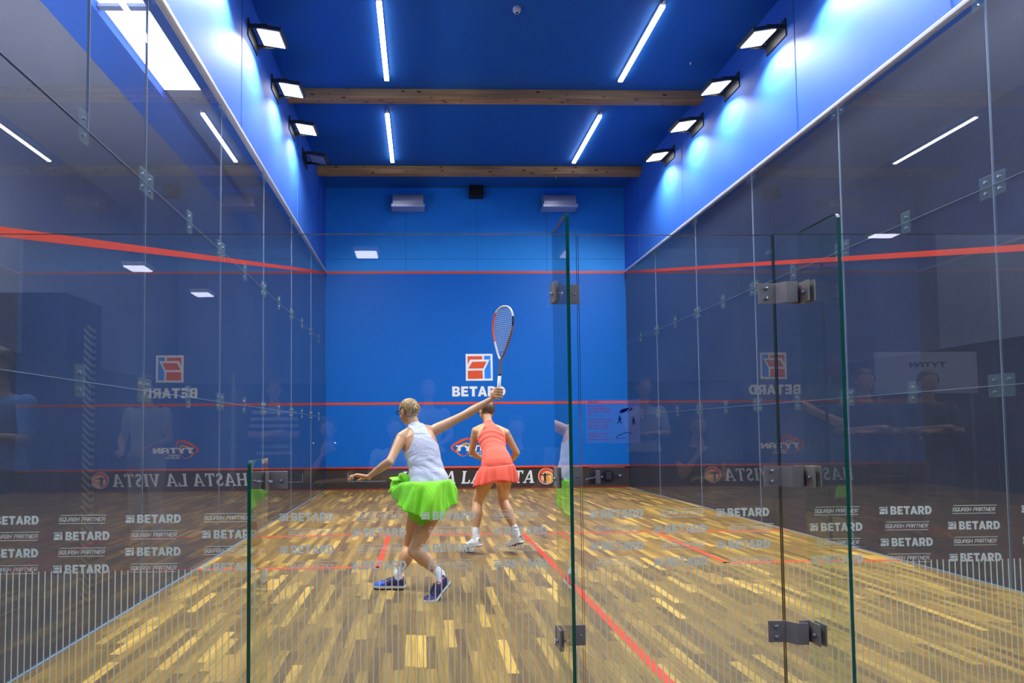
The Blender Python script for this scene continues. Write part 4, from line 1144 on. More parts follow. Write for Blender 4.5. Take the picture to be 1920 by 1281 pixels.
def pleated(parent, name, mat, c, ra, rb, lat, hem, npl, amp, nv=14, ease=.6, label=None, top_tilt=0, nth=240, fold=None):
    """skirt from a waist ellipse down to a hem given as closed control points"""
    c = V(c); l = V(lat).normalized(); dd = V((-l.y, l.x, 0)).normalized()
    H_ = catmull(hem, nth//len(hem), True); nth = len(H_)
    th0 = []
    bm = bmesh.new(); rows = []
    for j in range(nv+1):
        t = j/nv; row = []
        for i in range(nth):
            th = 2*PI*i/nth
            top = c+l*(ra*math.cos(th))+dd*(rb*math.sin(th))+V((0, 0, top_tilt*math.cos(th)))
            h = V(H_[i]); e = t**ease
            p = V((top.x+(h.x-top.x)*e, top.y+(h.y-top.y)*e, top.z+(h.z-top.z)*(t**1.15)))
            rad = V((p.x-c.x, p.y-c.y, 0)); rad.normalize()
            ph = npl*th+.9*math.sin(3*th+1.3)+.5*t
            tri = 2*abs(((ph/(2*PI)) % 1)-.5)*2-1
            w = amp*(t**.8)*(.55*tri+.45*math.sin(ph))*(1+.5*math.sin(2.0*th+1))
            w += amp*.8*t*math.sin(5*th+2)
            if fold: w += fold(th, t)
            row.append(bm.verts.new(p+rad*w))
        rows.append(row)
    for a, b in zip(rows, rows[1:]):
        for i in range(nth): bm.faces.new((a[i], b[i], b[(i+1) % nth], a[(i+1) % nth]))
    o = obj(name, bm, mat, parent, True, label)
    sm = o.modifiers.new('thickness', 'SOLIDIFY'); sm.thickness = .0022; sm.offset = 0
    return o

def tagged_person(name, loc, label, group=None):
    return None

# ---- player in white and lime
body_obj = None
def build_player_a():
    global body_obj
    bm = bmesh.new()
    st = [(-1.118, 1.825, .630, .085, .075), (-1.121, 1.83, .72, .144, .105), (-1.131, 1.84, .83, .138, .100), (-1.148, 1.86, .93, .124, .088), (-1.168, 1.88, 1.02, .132, .092),
          (-1.191, 1.90, 1.10, .142, .096), (-1.208, 1.925, 1.175, .130, .082), (-1.220, 1.94, 1.222, .082, .062), (-1.232, 1.952, 1.245, .052, .052), (-1.246, 1.97, 1.29, .044, .047), (-1.262, 1.99, 1.335, .044, .050)]
    pel, top = (.95, .32, .0), (.93, .37, .22)
    lat = [pel, pel, (.95, .30, .04), (.94, .32, .08), (.94, .33, .12), top, top, top, top, top, top]
    loft(bm, st, ref=lat, n=28, sub=5)
    T = Torso(st, lat)
    shL, shR = (-1.335, 1.865, 1.160), (-1.106, 1.985, 1.206)
    # shoulders, shoulder blades and the muscle from neck to shoulder
    limb(bm, [(-1.235, 1.93, 1.225, .04, .035), (-1.285, 1.905, 1.195, .045, .038), shL+(.047, .046)], ref=(0, 0, 1))
    limb(bm, [(-1.215, 1.955, 1.235, .04, .035), (-1.165, 1.97, 1.225, .045, .038), shR+(.049, .047)], ref=(0, 0, 1))
    ellipsoid(bm, (-1.262, 1.845, 1.125), (.048, .024, .066)); ellipsoid(bm, (-1.145, 1.905, 1.150), (.050, .026, .068))
    ellipsoid(bm, (-1.240, 1.965, 1.080), (.056, .040, .052)); ellipsoid(bm, (-1.155, 1.995, 1.088), (.056, .040, .052))
    ellipsoid(bm, (-1.168, 1.768, .715), (.074, .056, .082)); ellipsoid(bm, (-1.082, 1.795, .715), (.070, .056, .082))
    elL, wrL = (-1.418, 1.72, .987), (-1.588, 1.79, .867)
    elR, wrR = (-.821, 2.02, 1.346), (-.613, 2.02, 1.469)
    arm(bm, shL, elL, wrL, .95); arm(bm, shR, elR, wrR, 1.0)
    ellipsoid(bm, V(elL)+V((.010, -.016, -.008)), (.021, .021, .021)); ellipsoid(bm, V(elR)+V((.0, -.010, -.014)), (.021, .021, .021))
    hand(bm, wrL, (-.86, .10, .16), (.30, -.25, -.90), (.14, .5, .62, .7), 1, 1.0, thumb=(.7, .4))
    # right hand closed round the handle
    hand_closed(bm, V(wrR), V((-.5585, 2.0, 1.515)), V((.076, 0, 1)).normalized(), V((-.2, -1, .0)))
    hipL, hipR = (-1.176, 1.80, .69), (-1.062, 1.86, .69)
    knL, anL = (-1.281, 2.02, .30), (-1.370, 1.90, .105)
    knR, anR = (-1.240, 1.80, .305), (-1.050, 1.665, .165)
    leg(bm, hipL, knL, anL, 1.0, (.35, -.9, .1)); leg(bm, hipR, knR, anR, 1.0, (.6, -.7, .3))
    heelL, toeL = (-1.312, 1.885, .008), (-1.560, 1.92, .006)
    foot(bm, anL, heelL, toeL, (0, 0, 1))
    heelR, toeR = (-.985, 1.655, .105), (-1.150, 1.545, -.055)
    uR = V((-.55, -.35, .72))
    foot(bm, anR, heelR, toeR, uR)
    R = head(bm, (-1.278, 2.005, 1.370), (-.62, .76, -.16), (-.10, .05, 1), .95)
    me = remesh(bm, .0048, 4)
    b = obj_me('person', me, M['skin_a'], None, True)
    tag(b, 'woman in white racerback top and lime skirt, right arm raised holding a racket', 'person', 'squash players on the court')
    armsegs = [(shL, elL), (elL, wrL), (shR, elR), (elR, wrR)]
    def notarm(P):
        m = np.ones(len(P))
        for a, c in armsegs:
            d, t = seg_dist(P, a, c); m = np.minimum(m, np.where(t > .12, d-.052, 1))
        return m
    S = T.s[-1]
    s_neck = T.s[8*8]      # station of the neck base
    def Ftank(P):
        c = T.coords(P); s = c[:, 0]; u = c[:, 1]; w = c[:, 2]
        back = w < 0
        v = s/s_neck
        # strap half width narrowing above the arm pits
        lim = np.where(v < .70, .3, np.interp(v, [.70, .76, .82, .88, .94, 1.0], [.125, .088, .066, .056, .058, .066]))
        limf = np.where(v < .74, .3, np.interp(v, [.74, .80, .88, .96, 1.02], [.118, .100, .088, .082, .078]))
        cc = np.where(w < 0, u-.002, u)
        F1 = np.where(w < 0.0, lim, limf)-np.abs(cc)
        F2 = np.minimum(1.035-v, v-.285)
        # neckline scooped at front
        nf = np.where((w > 0) & (np.abs(u) < .06), .93-v+np.abs(u)*2.2, 1)
        F4 = np.where(v > .93, .068-np.abs(np.abs(u)-.058)*1.2+.0, 1)
        return np.minimum.reduce([F1*6, F2*4, notarm(P)*20, nf, (np.where(w > -.03, 9.0, 1.9)-c[:, 3])])
    def wr(P):
        c = T.coords(P); return .0022*np.sin(c[:, 0]*70+c[:, 1]*34+2*np.sin(c[:, 1]*22))*np.clip((.75-c[:, 0]/s_neck)*4, 0, 1)+.0035*np.clip(.45-c[:, 0]/s_neck, 0, 1)*4
    garment(me, Ftank, lambda P: .006+.016*np.clip(.62-T.coords(P)[:, 0]/s_neck, 0, .3)/.3, 'tank_top', M['tank'], b, wrinkle=wr, label='white racerback tank top')
    # hem of the top hanging over the skirt band
    pleated(b, 'skirt', M['lime'], (-1.130, 1.838, .838), .158, .124, (.95, .30, 0),
            [(-.935, 1.88, .668), (-.955, 2.00, .640), (-1.03, 2.06, .645), (-1.12, 2.09, .66), (-1.22, 2.08, .74), (-1.33, 2.0, .845), (-1.390, 1.90, .84), (-1.415, 1.80, .765),
             (-1.37, 1.70, .690), (-1.285, 1.625, .625), (-1.19, 1.595, .585), (-1.10, 1.61, .562), (-1.02, 1.67, .578), (-.955, 1.78, .640)],
            22, .016, 20, .42, 'lime green flared skirt lifted on the left', top_tilt=.004,
            fold=lambda th, t: .016*t**.6*math.sin(9*th+3.2*t+.6)+.020*math.sin(t*PI)*math.sin(4*th+1.0)+(.03*t*math.exp(-((th-2.7)/.35)**2)))
    # rolled fold of the skirt kicked up at the left
    bm = bmesh.new()
    loft(bm, [(-1.245, 1.80, .825, .02, .012), (-1.29, 1.79, .845, .034, .018), (-1.335, 1.80, .862, .038, .02), (-1.36, 1.81, .835, .042, .022), (-1.385, 1.81, .79, .040, .02), (-1.39, 1.80, .745, .026, .014)], ref=(.6, 0, .8), n=20, sub=5)
    for v in bm.verts: v.co += V((0, -1, 0))*.006*math.sin(v.co.x*90+v.co.z*60)
    sk = [o for o in b.children if o.name.startswith('skirt')][0]
    obj('skirt_fold', bm, M['lime'], sk, True)
    def Fsh(P):
        m = np.full(len(P), 9.)
        tt = []
        for a_, c_ in ((hipL, knL), (hipR, knR)):
            d, t = seg_dist(P, a_, c_); m = np.minimum(m, np.where(t < .34, d, 9))
        c = T.coords(P)
        return np.where((m < .125) | ((c[:, 3] < 3) & (c[:, 0] > .02) & (c[:, 0] < .2)), 1, -1)
    garment(me, Fsh, .0035, 'shorts', M['lime'], b)
    for nm, an_, kn_, hgt_ in (('L', anL, knL, .30), ('R', anR, knR, .22)):
        a, k = V(an_), V(kn_)
        hl, tt = (heelL, toeL) if nm == 'L' else (heelR, toeR)
        def Fs(P, a=a, k=k, hl=hl, tt=tt, hgt_=hgt_):
            d, t = seg_dist(P, tuple(a-(k-a)*.3), tuple(a+(k-a)*hgt_*.75))
            d2, t2 = seg_dist(P, hl, tt)
            return np.where((t < .98), .06-d, -1)*(1)
        garment(me, Fs, .0035, 'sock', M['sock'], b)
    shoe(b, heelL, toeL, (0, 0, 1), anL, ('shoe_purple', 'shoe_blue', 'sole_white', 'sole_dark', 'coral_trim'))
    shoe(b, heelR, toeR, uR, anR, ('shoe_purple', 'shoe_purple', 'sole_white', 'sole_dark', 'coral_trim'), bend=.62, tail=True)
    hc = V((-1.278, 2.005, 1.372)); hR = R
    def Fh(P):
        q = (P-np.array(hc))@np.array(hR)        # local l,f,u
        l_, f_, u_ = q[:, 0], q[:, 1], q[:, 2]
        line = np.interp(f_, [-.09, -.03, .01, .045, .075], [-.055, -.05, -.005, .035, .075])
        ear = np.where((np.abs(l_) > .066) & (f_ > -.022) & (f_ < .024) & (u_ < .028) & (u_ > -.05), -1, 1)
        r = np.linalg.norm(q, axis=1)
        return np.minimum.reduce([(u_-line)*10, ear, .14-r])
    hr = garment(me, Fh, lambda P: .006+.0010*np.sin(((P-np.array(hc))@np.array(hR))[:, 0]*200+((P-np.array(hc))@np.array(hR))[:, 2]*90), 'hair', M['hair_blonde'], b, label='blonde hair pinned up in a low bun')
    bm = bmesh.new(); bc = hc+hR@V((-.004, -.086, .004))
    for k in range(3):
        rr = (.016, .022, .009)[k]; pts = []
        n_ = 9
        for i in range(n_):
            a = 2*PI*i/n_+k; pts.append(tuple(bc+hR@V((rr*math.cos(a), -.008+.006*math.sin(2*a)-(.010 if k == 0 else 0)-(.012 if k == 2 else 0), rr*math.sin(a))))+(.0125, .0115))
        loft(bm, pts, ref=tuple(hR@V((0, 1, 0))), n=10, sub=4, closed_loop=True)
    ellipsoid(bm, bc, (.030, .024, .030)); obj('hair_bun', bm, M['hair_blonde'], hr, True)
    eyes(b, hc, hR, .98); glasses(b, hc, hR, .98)
    return b

def hand_closed(bm, wrist, c, axis, outward):
    """fist wrapped round a handle through c along axis; outward points from the handle to the back of the hand"""
    a = axis.normalized(); toward = (wrist-c); toward = (toward-a*toward.dot(a)).normalized()       # from handle to the palm heel
    side = a.cross(toward).normalized()
    r = .018
    # palm against the handle on the wrist side
    loft(bm, [tuple(wrist)+(.022, .020), tuple(wrist.lerp(c+toward*.030, .5))+(.029, .021), tuple(c+toward*.030+a*.004)+(.040, .015), tuple(c+toward*.024+side*.012)+(.042, .012)], ref=tuple(a), n=16, sub=4)
    for k in range(4):
        z = .033-.0215*k; pts = []
        for i, ang in enumerate((35, 75, 120, 165, 205, 240)):
            t = math.radians(ang); rad = r+.0085+(.004 if i in (1, 3) else 0)
            p = c+a*(z-.006*i/5)+(toward*math.cos(t)+side*math.sin(t))*rad
            w = (.0098, .0098, .0092, .0090, .0082, .0072)[i]*(1, 1.02, .98, .88)[k]; pts.append(tuple(p)+(w, w))
        loft(bm, pts, ref=tuple(a), n=10, sub=4)
    pts = []
    for i, ang in enumerate((5, -40, -90, -135)):
        t = math.radians(ang); rad = r+.012-(.003*i/3)
        p = c+a*(.012+.018*i/3)+(toward*math.cos(t)+side*math.sin(t))*rad; w = (.015, .0120, .0105, .0085)[i]; pts.append(tuple(p)+(w, w))
    loft(bm, pts, ref=tuple(a), n=10, sub=4)

# ---- player in coral
def build_player_b():
    bm = bmesh.new()
    st = [(-.440, 3.12, .770, .085, .080), (-.438, 3.11, .850, .150, .120), (-.440, 3.15, .930, .140, .105), (-.450, 3.22, 1.005, .120, .090), (-.457, 3.29, 1.075, .126, .092),
          (-.465, 3.35, 1.145, .142, .098), (-.472, 3.40, 1.205, .138, .085), (-.477, 3.435, 1.245, .088, .064), (-.480, 3.46, 1.275, .054, .054), (-.484, 3.485, 1.32, .044, .048), (-.487, 3.51, 1.37, .044, .050)]
    lat = [(1, -.05, -.03)]*11
    loft(bm, st, ref=lat, n=28, sub=5); T = Torso(st, lat)
    shL, shR = (-.618, 3.40, 1.205), (-.312, 3.385, 1.182)
    limb(bm, [(-.49, 3.44, 1.262, .042, .036), (-.55, 3.425, 1.24, .046, .040), shL+(.050, .048)], ref=(0, 0, 1))
    limb(bm, [(-.47, 3.44, 1.262, .042, .036), (-.39, 3.42, 1.225, .046, .040), shR+(.050, .048)], ref=(0, 0, 1))
    ellipsoid(bm, (-.53, 3.335, 1.19), (.050, .028, .068)); ellipsoid(bm, (-.40, 3.335, 1.18), (.050, .028, .068))
    ellipsoid(bm, (-.512, 3.425, 1.12), (.056, .040, .052)); ellipsoid(bm, (-.420, 3.425, 1.11), (.056, .040, .052))
    ellipsoid(bm, (-.488, 3.068, .835), (.080, .062, .088)); ellipsoid(bm, (-.390, 3.068, .835), (.080, .062, .088))
    elL, wrL = (-.660, 3.49, .985), (-.520, 3.64, .905)
    elR, wrR = (-.190, 3.44, .985), (-.235, 3.63, .865)
    arm(bm, shL, elL, wrL, 1.0); arm(bm, shR, elR, wrR, 1.0)
    hand(bm, wrL, (.55, .80, -.1), (0, .2, -1), (.35, .45, .5, .55), 1, .95); hand(bm, wrR, (-.25, .9, -.15), (-.9, -.1, -.2), (.7, .8, .85, .9), 1, .95)
    hipL, hipR = (-.515, 3.10, .82), (-.368, 3.10, .82)
    knL, anL = (-.620, 3.29, .495), (-.652, 3.17, .205)
    knR, anR = (-.362, 3.29, .512), (-.262, 3.12, .225)
    leg(bm, hipL, knL, anL, 1.02, (0, -1, .1)); leg(bm, hipR, knR, anR, 1.02, (-.15, -1, .15))
    heelL, toeL = (-.612, 3.10, .085), (-.755, 3.29, .030)
    heelR, toeR = (-.212, 3.06, .120), (-.320, 3.255, .032)
    uL = V((-.12, .22, .95)); uR = V((-.18, .42, .88))
    foot(bm, anL, heelL, toeL, uL); foot(bm, anR, heelR, toeR, uR)
    hc = V((-.488, 3.55, 1.422))
    R = head(bm, hc, (-.42, .86, -.30), (-.04, .20, 1), .98)
    me = remesh(bm, .0048, 4)
    b = obj_me('person', me, M['skin_b'], None, True)
    tag(b, 'woman in coral racerback tennis dress and white shoes, crouching with knees bent', 'person', 'squash players on the court')
    armsegs = [(shL, elL), (elL, wrL), (shR, elR), (elR, wrR)]
    def notarm(P):
        m = np.ones(len(P))
        for a, c in armsegs:
            d, t = seg_dist(P, a, c); m = np.minimum(m, np.where(t > .12, d-.054, 1))
        return m
    s_neck = T.s[64]
    def Fd(P):
        c = T.coords(P); v = c[:, 0]/s_neck; u = c[:, 1]; w = c[:, 2]
        lim = np.where(v < .70, .3, np.interp(v, [.70, .76, .82, .88, .94, 1.02], [.135, .108, .080, .058, .048, .056]))
        limf = np.where(v < .74, .3, np.interp(v, [.74, .80, .88, .96, 1.04], [.128, .105, .09, .082, .078]))
        F1 = np.where(w < 0, lim, limf)-np.abs(u); F2 = np.minimum(1.045-v, v-.07)
        nf = np.where((w > 0) & (np.abs(u) < .06), .93-v+np.abs(u)*2.2, 1)
        return np.minimum.reduce([F1*6, F2*4, notarm(P)*20, nf, np.where(w > -.03, 9.0, 2.2)-c[:, 3]])
    def wr(P):
        c = T.coords(P); v = c[:, 0]/s_neck; return .0030*np.sin(c[:, 0]*95+np.abs(c[:, 1])*24+1.6*np.sin(c[:, 1]*17))*np.clip((v-.38)*5, 0, 1)*np.clip((.9-v)*5, 0, 1)
    dr = garment(me, Fd, .006, 'tennis_dress', M['coral'], b, wrinkle=wr, label='coral racerback dress')
    pleated(dr, 'pleated_flounce', M['coral_pleat'], (-.438, 3.105, .872), .160, .142, (1, -.04, .0),
            [(-.252, 3.10, .715), (-.285, 3.20, .70), (-.36, 3.27, .70), (-.44, 3.29, .69), (-.53, 3.27, .68), (-.62, 3.21, .665), (-.682, 3.12, .660), (-.655, 3.01, .675), (-.585, 2.945, .695), (-.50, 2.91, .725), (-.42, 2.905, .735), (-.335, 2.93, .722), (-.272, 3.0, .705)],
            15, .017, 10, .75, 'short pleated coral flounce', top_tilt=.016)
    def Fsh(P):
        m = np.full(len(P), 9.)
        for a_, c_ in ((hipL, knL), (hipR, knR)):
            d, t = seg_dist(P, a_, c_); m = np.minimum(m, np.where(t < .24, d, 9))
        return np.where(m < .125, 1, -1)
    garment(me, Fsh, .0035, 'shorts', M['coral_pleat'], b)
    for an_, kn_ in ((anL, knL), (anR, knR)):
        a, k = V(an_), V(kn_)
        def Fs(P, a=a, k=k):
            d, t = seg_dist(P, tuple(a-(k-a)*.25), tuple(a+(k-a)*.16)); return np.where(t < .98, .06-d, -1)
        garment(me, Fs, .0035, 'sock', M['sock'], b)
    shoe(b, heelL, toeL, uL, anL, ('shoe_white', 'shoe_white', 'sole_white', 'sole_dark', 'shoe_white'), bend=.20, laces='sole_white')
    shoe(b, heelR, toeR, uR, anR, ('shoe_white', 'shoe_white', 'sole_white', 'sole_dark', 'shoe_white'), bend=.34, laces='sole_white')
    A = np.array(R); c0 = np.array(hc)
    def Fh(P):
        q = (P-c0)@A; l_, f_, u_ = q[:, 0], q[:, 1], q[:, 2]
        line = np.interp(f_, [-.09, -.03, .01, .045, .075], [-.05, -.045, -.005, .035, .075])
        ear = np.where((np.abs(l_) > .066) & (f_ > -.022) & (f_ < .024) & (u_ < .028) & (u_ > -.05), -1, 1)
        return np.minimum.reduce([(u_-line)*10, ear, .14-np.linalg.norm(q, axis=1)])
    hr = garment(me, Fh, .010, 'hair', M['hair_brown'], b, label='brown hair tied up in a top knot')
    bm = bmesh.new(); bc = hc+R@V((0, -.055, .098)); ellipsoid(bm, bc, (.027, .025, .024))
    for k in range(2):
        pts = [tuple(bc+R@V((.024*math.cos(a), .006*math.sin(3*a), .020*math.sin(a))))+(.011, .010) for a in [2*PI*i/8+k for i in range(8)]]
        loft(bm, pts, ref=tuple(R@V((0, 1, 0))), n=10, sub=4, closed_loop=True)
    obj('hair_bun', bm, M['hair_brown'], hr, True)
    eyes(b, hc, R, .98); glasses(b, hc, R, .98)
    return b
pa = build_player_a(); pb = build_player_b()

# ---- racket held by the player in white
def build_racket():
    base = V((-.5645, 2.0, 1.462)); a = V((.076, 0, 1)).normalized(); L_ = .757
    wdir = V((.66, -.75, 0)); wdir = (wdir-a*wdir.dot(a)).normalized(); nrm = a.cross(wdir)
    e = empty('squash_racket', base, 'white and orange squash racket held up in the raised hand', 'racket')
    P = lambda w, z: base+wdir*w+a*z
    bm = bmesh.new(); cyl(bm, P(0, 0), P(0, .19), .0155, 16, .0135); obj('grip', bm, pbr('grip_white', '#d9d9d6', .7, bump=.4, nscale=90), e, True)
    bm = bmesh.new(); cyl(bm, P(0, .19), P(0, .21), .0125, 14, .0105); obj('grip_collar', bm, M['lace_black'], e, True)
    bm = bmesh.new(); loft(bm, [tuple(P(0, .20))+(.0095, .011), tuple(P(0, .27))+(.0085, .010), tuple(P(0, .325))+(.010, .011)], ref=tuple(wdir), n=12, sub=4)
    obj('shaft', bm, pbr('racket_bronze', '#8f7a62', .35, metal=.3), e, True)
    half = [(.0, .320), (.020, .345), (.046, .40), (.074, .47), (.096, .54), (.106, .60), (.101, .665), (.078, .718), (.042, .748), (0, .757)]
    half_c = catmull([(x, z, 0) for x, z in half], 5)
    full = [(p[0], p[1]) for p in half_c]+[(-p[0], p[1]) for p in half_c[-2:0:-1]]
    n = len(full); bm = bmesh.new()
    # frame loop, coloured by stretch
    S = [tuple(P(w, z))+(.0075, .0105) for w, z in full]
    rings = []
    for i in range(n):
        w, z = full[i]; p = P(w, z); tg = (P(*full[(i+1) % n])-P(*full[i-1])).normalized(); ax = nrm; ay = tg.cross(ax).normalized()
        rings.append([bm.verts.new(p+ax*(.0105*math.cos(t))+ay*(.0062*math.sin(t))) for t in [2*PI*k/12 for k in range(12)]])
    for i in range(n):
        A, B = rings[i], rings[(i+1) % n]; w, z = full[i]
        mi = (1 if w < -.03 and .47 < z < .71 else 0 if z > .66 or w < 0 else 2 if z > .58 else 3)
        for k in range(12): f = bm.faces.new((A[k], A[(k+1) % 12], B[(k+1) % 12], B[k])); f.material_index = mi
    bmesh.ops.recalc_face_normals(bm, faces=bm.faces)
    obj('frame', bm, [pbr('racket_white', '#e4e4e6', .3), pbr('racket_orange', '#f0521c', .35), M['lace_black'], pbr('racket_copper', '#a8683c', .35)], e, True)
    def width(z):
        for (x0, z0), (x1, z1) in zip([(p[0], p[1]) for p in half_c], [(p[0], p[1]) for p in half_c][1:]):
            if z0 <= z <= z1: return x0+(x1-x0)*(z-z0)/(z1-z0+1e-9)
        return 0
    bm = bmesh.new(); z = .40
    k = 0
    while z < .748:
        w = width(z)
        if w > .01: cyl(bm, P(-w, z), P(w, z), .0009, 5, caps=False)
        z += .0165
    for i in range(-6, 7):
        w = i*.0145; zs = [q for q in [.33+.004*j for j in range(107)] if width(q) > abs(w)]
        if zs: cyl(bm, P(w, zs[0]), P(w, zs[-1]), .0008, 5, caps=False)
    obj('strings', bm, pbr('string_pale', '#d6ecd8', .4), e)
build_racket()

# ------------------------------------------------------------------ spectators
def stripes(name, a, b, k):
    t = NT(name); p = t.n('ShaderNodeBsdfPrincipled'); p.inputs['Roughness'].default_value = .8
    tc = t.n('ShaderNodeTexCoord'); s_ = t.n('ShaderNodeSeparateXYZ'); t.l(tc, 3, s_, 0)
    m1 = t.n('ShaderNodeMath', operation='MULTIPLY'); m1.inputs[1].default_value = k; t.l(s_, 2, m1, 0)
    f = t.n('ShaderNodeMath', operation='FRACT'); t.l(m1, 0, f, 0); g = t.n('ShaderNodeMath', operation='GREATER_THAN'); g.inputs[1].default_value = .5; t.l(f, 0, g, 0)
    mx = t.n('ShaderNodeMix', data_type='RGBA'); t.l(g, 0, mx, 0); mx.inputs[6].default_value = C(a); mx.inputs[7].default_value = C(b); t.l(mx, 2, p, 0)
    return t.surf(p)
M['tee_white'] = cloth_mat('tee_pale_blue', '#c4d2ea'); M['tee_dark'] = cloth_mat('tee_navy', '#232a3c'); M['tee_black'] = cloth_mat('tank_black', '#1b1c22')
M['tee_blue'] = cloth_mat('shirt_sky_blue', '#5f93c4'); M['tee_stripe'] = stripes('striped_knit', '#17181c', '#c8cbd0', 13.0); M['tee_cream'] = cloth_mat('shirt_cream', '#cfcdc4')
M['denim'] = cloth_mat('denim', '#3d4a66'); M['trouser'] = cloth_mat('trouser_dark', '#24252b')
M['paper_cup'] = pbr('paper_cup', '#8a6a50', .6); M['bench_wood'] = pbr('bench_wood', '#8b6a43', .6, noise=.2)
def spectator(x, y, yaw, seated, pose, top, legs, hair, label, sleeve=.45, beard=False):
    """built facing +y at the origin, then turned by yaw and set at x, y"""
    Rz = Matrix.Rotation(yaw, 3, 'Z'); O = V((x, y, 0))
    def G(*p): return tuple(O+Rz@V(p))
    hz = .50 if seated else .95
    bm = bmesh.new(); lx = tuple(Rz@V((1, 0, 0)))
    st = [G(0, 0, hz-.03)+(.10, .07), G(0, 0, hz+.02)+(.165, .12), G(0, -.01, hz+.15)+(.15, .11), G(0, .0, hz+.27)+(.155, .11), G(0, .0, hz+.40)+(.175, .115), G(0, -.01, hz+.49)+(.165, .09), G(0, 0, hz+.54)+(.07, .06), G(0, .01, hz+.62)+(.055, .056)]
    loft(bm, st, ref=lx, n=22, sub=4); T = Torso(st, [lx]*len(st))
    sh = [G(-.19, -.01, hz+.48), G(.19, -.01, hz+.48)]
    for q in sh: ellipsoid(bm, q, (.053, .053, .053))
    if pose == 'crossed': el = [G(-.25, .06, hz+.22), G(.25, .06, hz+.22)]; wr = [G(.04, .22, hz+.27), G(-.04, .25, hz+.22)]; hd = [(1, -.3, .1), (-1, -.3, .1)]
    elif pose == 'chin': el = [G(-.20, .14, hz+.24), G(.23, .10, hz+.22)]; wr = [G(-.04, .18, hz+.48), G(.0, .20, hz+.22)]; hd = [(.2, -.2, 1), (-1, 0, 0)]
    elif pose == 'cup': el = [G(-.24, .04, hz+.22), G(.24, .04, hz+.22)]; wr = [G(-.14, .27, hz+.26), G(.12, .27, hz+.22)]; hd = [(.1, 1, .1), (-.3, 1, 0)]
    else: el = [G(-.26, .02, hz+.20), G(.26, .02, hz+.20)]; wr = [G(-.12, .24, hz+.10), G(.12, .24, hz+.10)]; hd = [(.4, 1, -.3), (-.4, 1, -.3)]
    for i in (0, 1):
        arm(bm, sh[i], el[i], wr[i], 1.15)
        hand(bm, wr[i], tuple(Rz@V(hd[i])), tuple(Rz@V((0, -.2, -1))), (.5, .5, .5, .5), 1 if i else -1, 1.0)
    for sx in (-1, 1):
        if seated: kn = G(sx*.15, .42, .50); an = G(sx*.14, .38, .10)
        else: kn = G(sx*.11, .02, .52); an = G(sx*.12, -.02, .10)
        leg(bm, G(sx*.10, .0, hz), kn, an, 1.12, tuple(Rz@V((0, -1, 0)) if not seated else Rz@V((0, -1, -.4))))
        h_ = V(an)+Rz@V((0, -.05, 0)); t_ = h_+Rz@V((0, .26, 0)); h_.z = t_.z = .008; foot(bm, an, h_, t_, (0, 0, 1))
    hc = V(G(0, .03, hz+.75)); R = head(bm, hc, Rz@V((0, 1, -.12)), (0, 0, 1), 1.08)
    me = remesh(bm, .010, 3)
    b = obj_me('person', me, M['skin_b'], None, True); tag(b, label, 'person', 'spectators around the court')
    segs = [(sh[i], el[i]) for i in (0, 1)]; fore = [(el[i], wr[i]) for i in (0, 1)]
    sn = T.s[-1]
    def Ft(P):
        c = T.coords(P); v = c[:, 0]/sn; Fb = np.minimum.reduce([.86-v, v-.06, 2.2-c[:, 3]])
        da = np.full(len(P), 9.)
        for a_, c_ in segs:
            d, t = seg_dist(P, a_, c_); da = np.minimum(da, np.where(t < sleeve*2, d, 9))
        F1 = np.where(da < .075, 1, Fb)
        for a_, c_ in fore:
            d, t = seg_dist(P, a_, c_); F1 = np.where((d < .058) & (t > .1) & (np.minimum(da, 9) > .05), -1, F1)
        return F1
    garment(me, Ft, .010, 'shirt', M[top], b, 3)
    def Fl(P):
        loc = (P-np.array(O))@np.array(Rz); z = P[:, 2]; c = T.coords(P)
        hands = np.minimum.reduce([np.linalg.norm(P-np.array(w), axis=1) for w in wr])
        F1 = np.where(seated & (loc[:, 1] > .1), .66-z, (hz+.06)-z)
        return np.minimum.reduce([F1, z-.12, hands-.17])
    garment(me, Fl, .009, 'trousers', M[legs], b, 3)
    A = np.array(R); c0 = np.array(hc)
    def Fh(P):
        q = (P-c0)@A; line = np.interp(q[:, 1], [-.09, -.03, .01, .045, .08], [-.06, -.05, .0, .045, .085]); r = np.linalg.norm(q, axis=1)
        m = np.minimum((q[:, 2]-line)*10, .15-r)
        return m
    garment(me, Fh, .012, 'hair', M[hair], b, 3)
    for sx in (-1, 1):
        an = V(G(sx*(.14 if seated else .12), .38 if seated else -.02, .10)); h_ = an+Rz@V((0, -.055, 0)); t_ = h_+Rz@V((0, .285, 0)); h_.z = t_.z = .008
        shoe(b, h_, t_, (0, 0, 1), an, ('sole_dark', 'sole_dark', 'sole_white', 'sole_dark', 'sole_dark'), laces='sole_white')
    eyes(b, hc, R, 1.08)
    return b
spectator(-1.45, -3.40, 0, True, 'crossed', 'tee_white', 'denim', 'hair_brown', 'seated person in a pale T-shirt, arms crossed, mirrored at the left of the front wall')
spectator(-.20, -3.42, .1, True, 'lap', 'tee_dark', 'trouser', 'hair_brown', 'seated person in a dark T-shirt mirrored right of the crouching player')
spectator(1.70, -3.42, .1, True, 'chin', 'tee_black', 'trouser', 'hair_brown', 'seated person in a black top, hand at the chin, mirrored right of the door', .05)
spectator(1.38, -4.05, .1, False, 'chin', 'tee_cream', 'denim', 'hair_brown', 'standing person in a cream shirt, hand at the chin, mirrored above the notice')
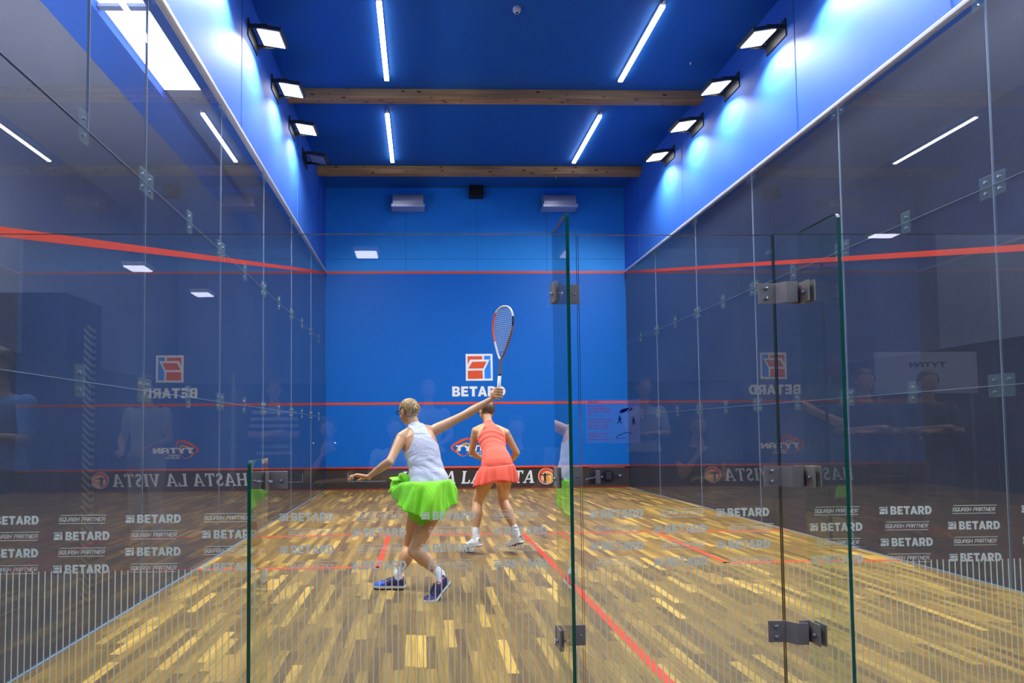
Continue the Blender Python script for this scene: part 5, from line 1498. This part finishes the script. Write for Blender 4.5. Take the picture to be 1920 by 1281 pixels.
spectator(3.40, -3.30, .35, False, 'crossed', 'tee_dark', 'trouser', 'hair_brown', 'standing person in navy T-shirt, arms crossed, left of the pair by the banner')
spectator(4.20, -3.45, .35, False, 'crossed', 'tee_dark', 'denim', 'hair_brown', 'standing person in navy T-shirt and jeans, arms crossed, in front of the banner')
spectator(-1.10, -4.30, 0, False, 'lap', 'tee_white', 'trouser', 'hair_blonde', 'standing fair person in a pale T-shirt behind the seated row')
spectator(-2.85, -4.05, -.1, False, 'crossed', 'tee_stripe', 'trouser', 'hair_brown', 'standing person in a black and white striped top, mirrored by the left corner')
spectator(-4.05, -3.55, .1, False, 'lap', 'tee_cream', 'tee_cream', 'hair_brown', 'standing person in a cream sleeveless top mirrored in the middle of the left glass', .05)
spectator(-2.14, -3.42, -.05, True, 'chin', 'tee_black', 'trouser', 'hair_brown', 'seated person in a black top at the left end of the bench', .3)
cupman = spectator(-4.10, 1.45, PI-.15, False, 'cup', 'tee_blue', 'trouser', 'hair_brown', 'standing person in a sky blue shirt with a paper cup outside the left glass')
# a paper cup in the hand of the person outside the left glass
Rz = Matrix.Rotation(PI-.15, 3, 'Z'); cp = V((-4.10, 1.45, 0))+Rz@V((-.13, .385, 1.265))
bm = bmesh.new(); cyl(bm, cp-V((0, 0, .055)), cp+V((0, 0, .055)), .030, 20, .040); cup = tag(obj('paper_cup', bm, M['paper_cup']), 'brown paper cup held outside the left glass', 'cup')
bm = bmesh.new(); cyl(bm, cp+V((0, 0, .054)), cp+V((0, 0, .062)), .0415, 20); obj('lid', bm, M['sole_white'], cup)
for x0, x1, lab in ((-2.25, .45, 'long wooden bench behind the camera on the left'), (1.15, 2.3, 'short wooden bench behind the camera on the right')):
    e = empty('bench', ((x0+x1)/2, -3.55, 0), lab, 'bench')
    bm = bmesh.new(); box(bm, (x0, -3.62, .365), (x1, -3.26, .395), bev=.006); obj('seat', bm, M['bench_wood'], e)
    for xx in (x0+.12, x1-.18):
        for yy in (-3.58, -3.35):
            bm = bmesh.new(); box(bm, (xx, yy, 0), (xx+.05, yy+.05, .365), bev=.004); obj('leg', bm, M['steel'], e)
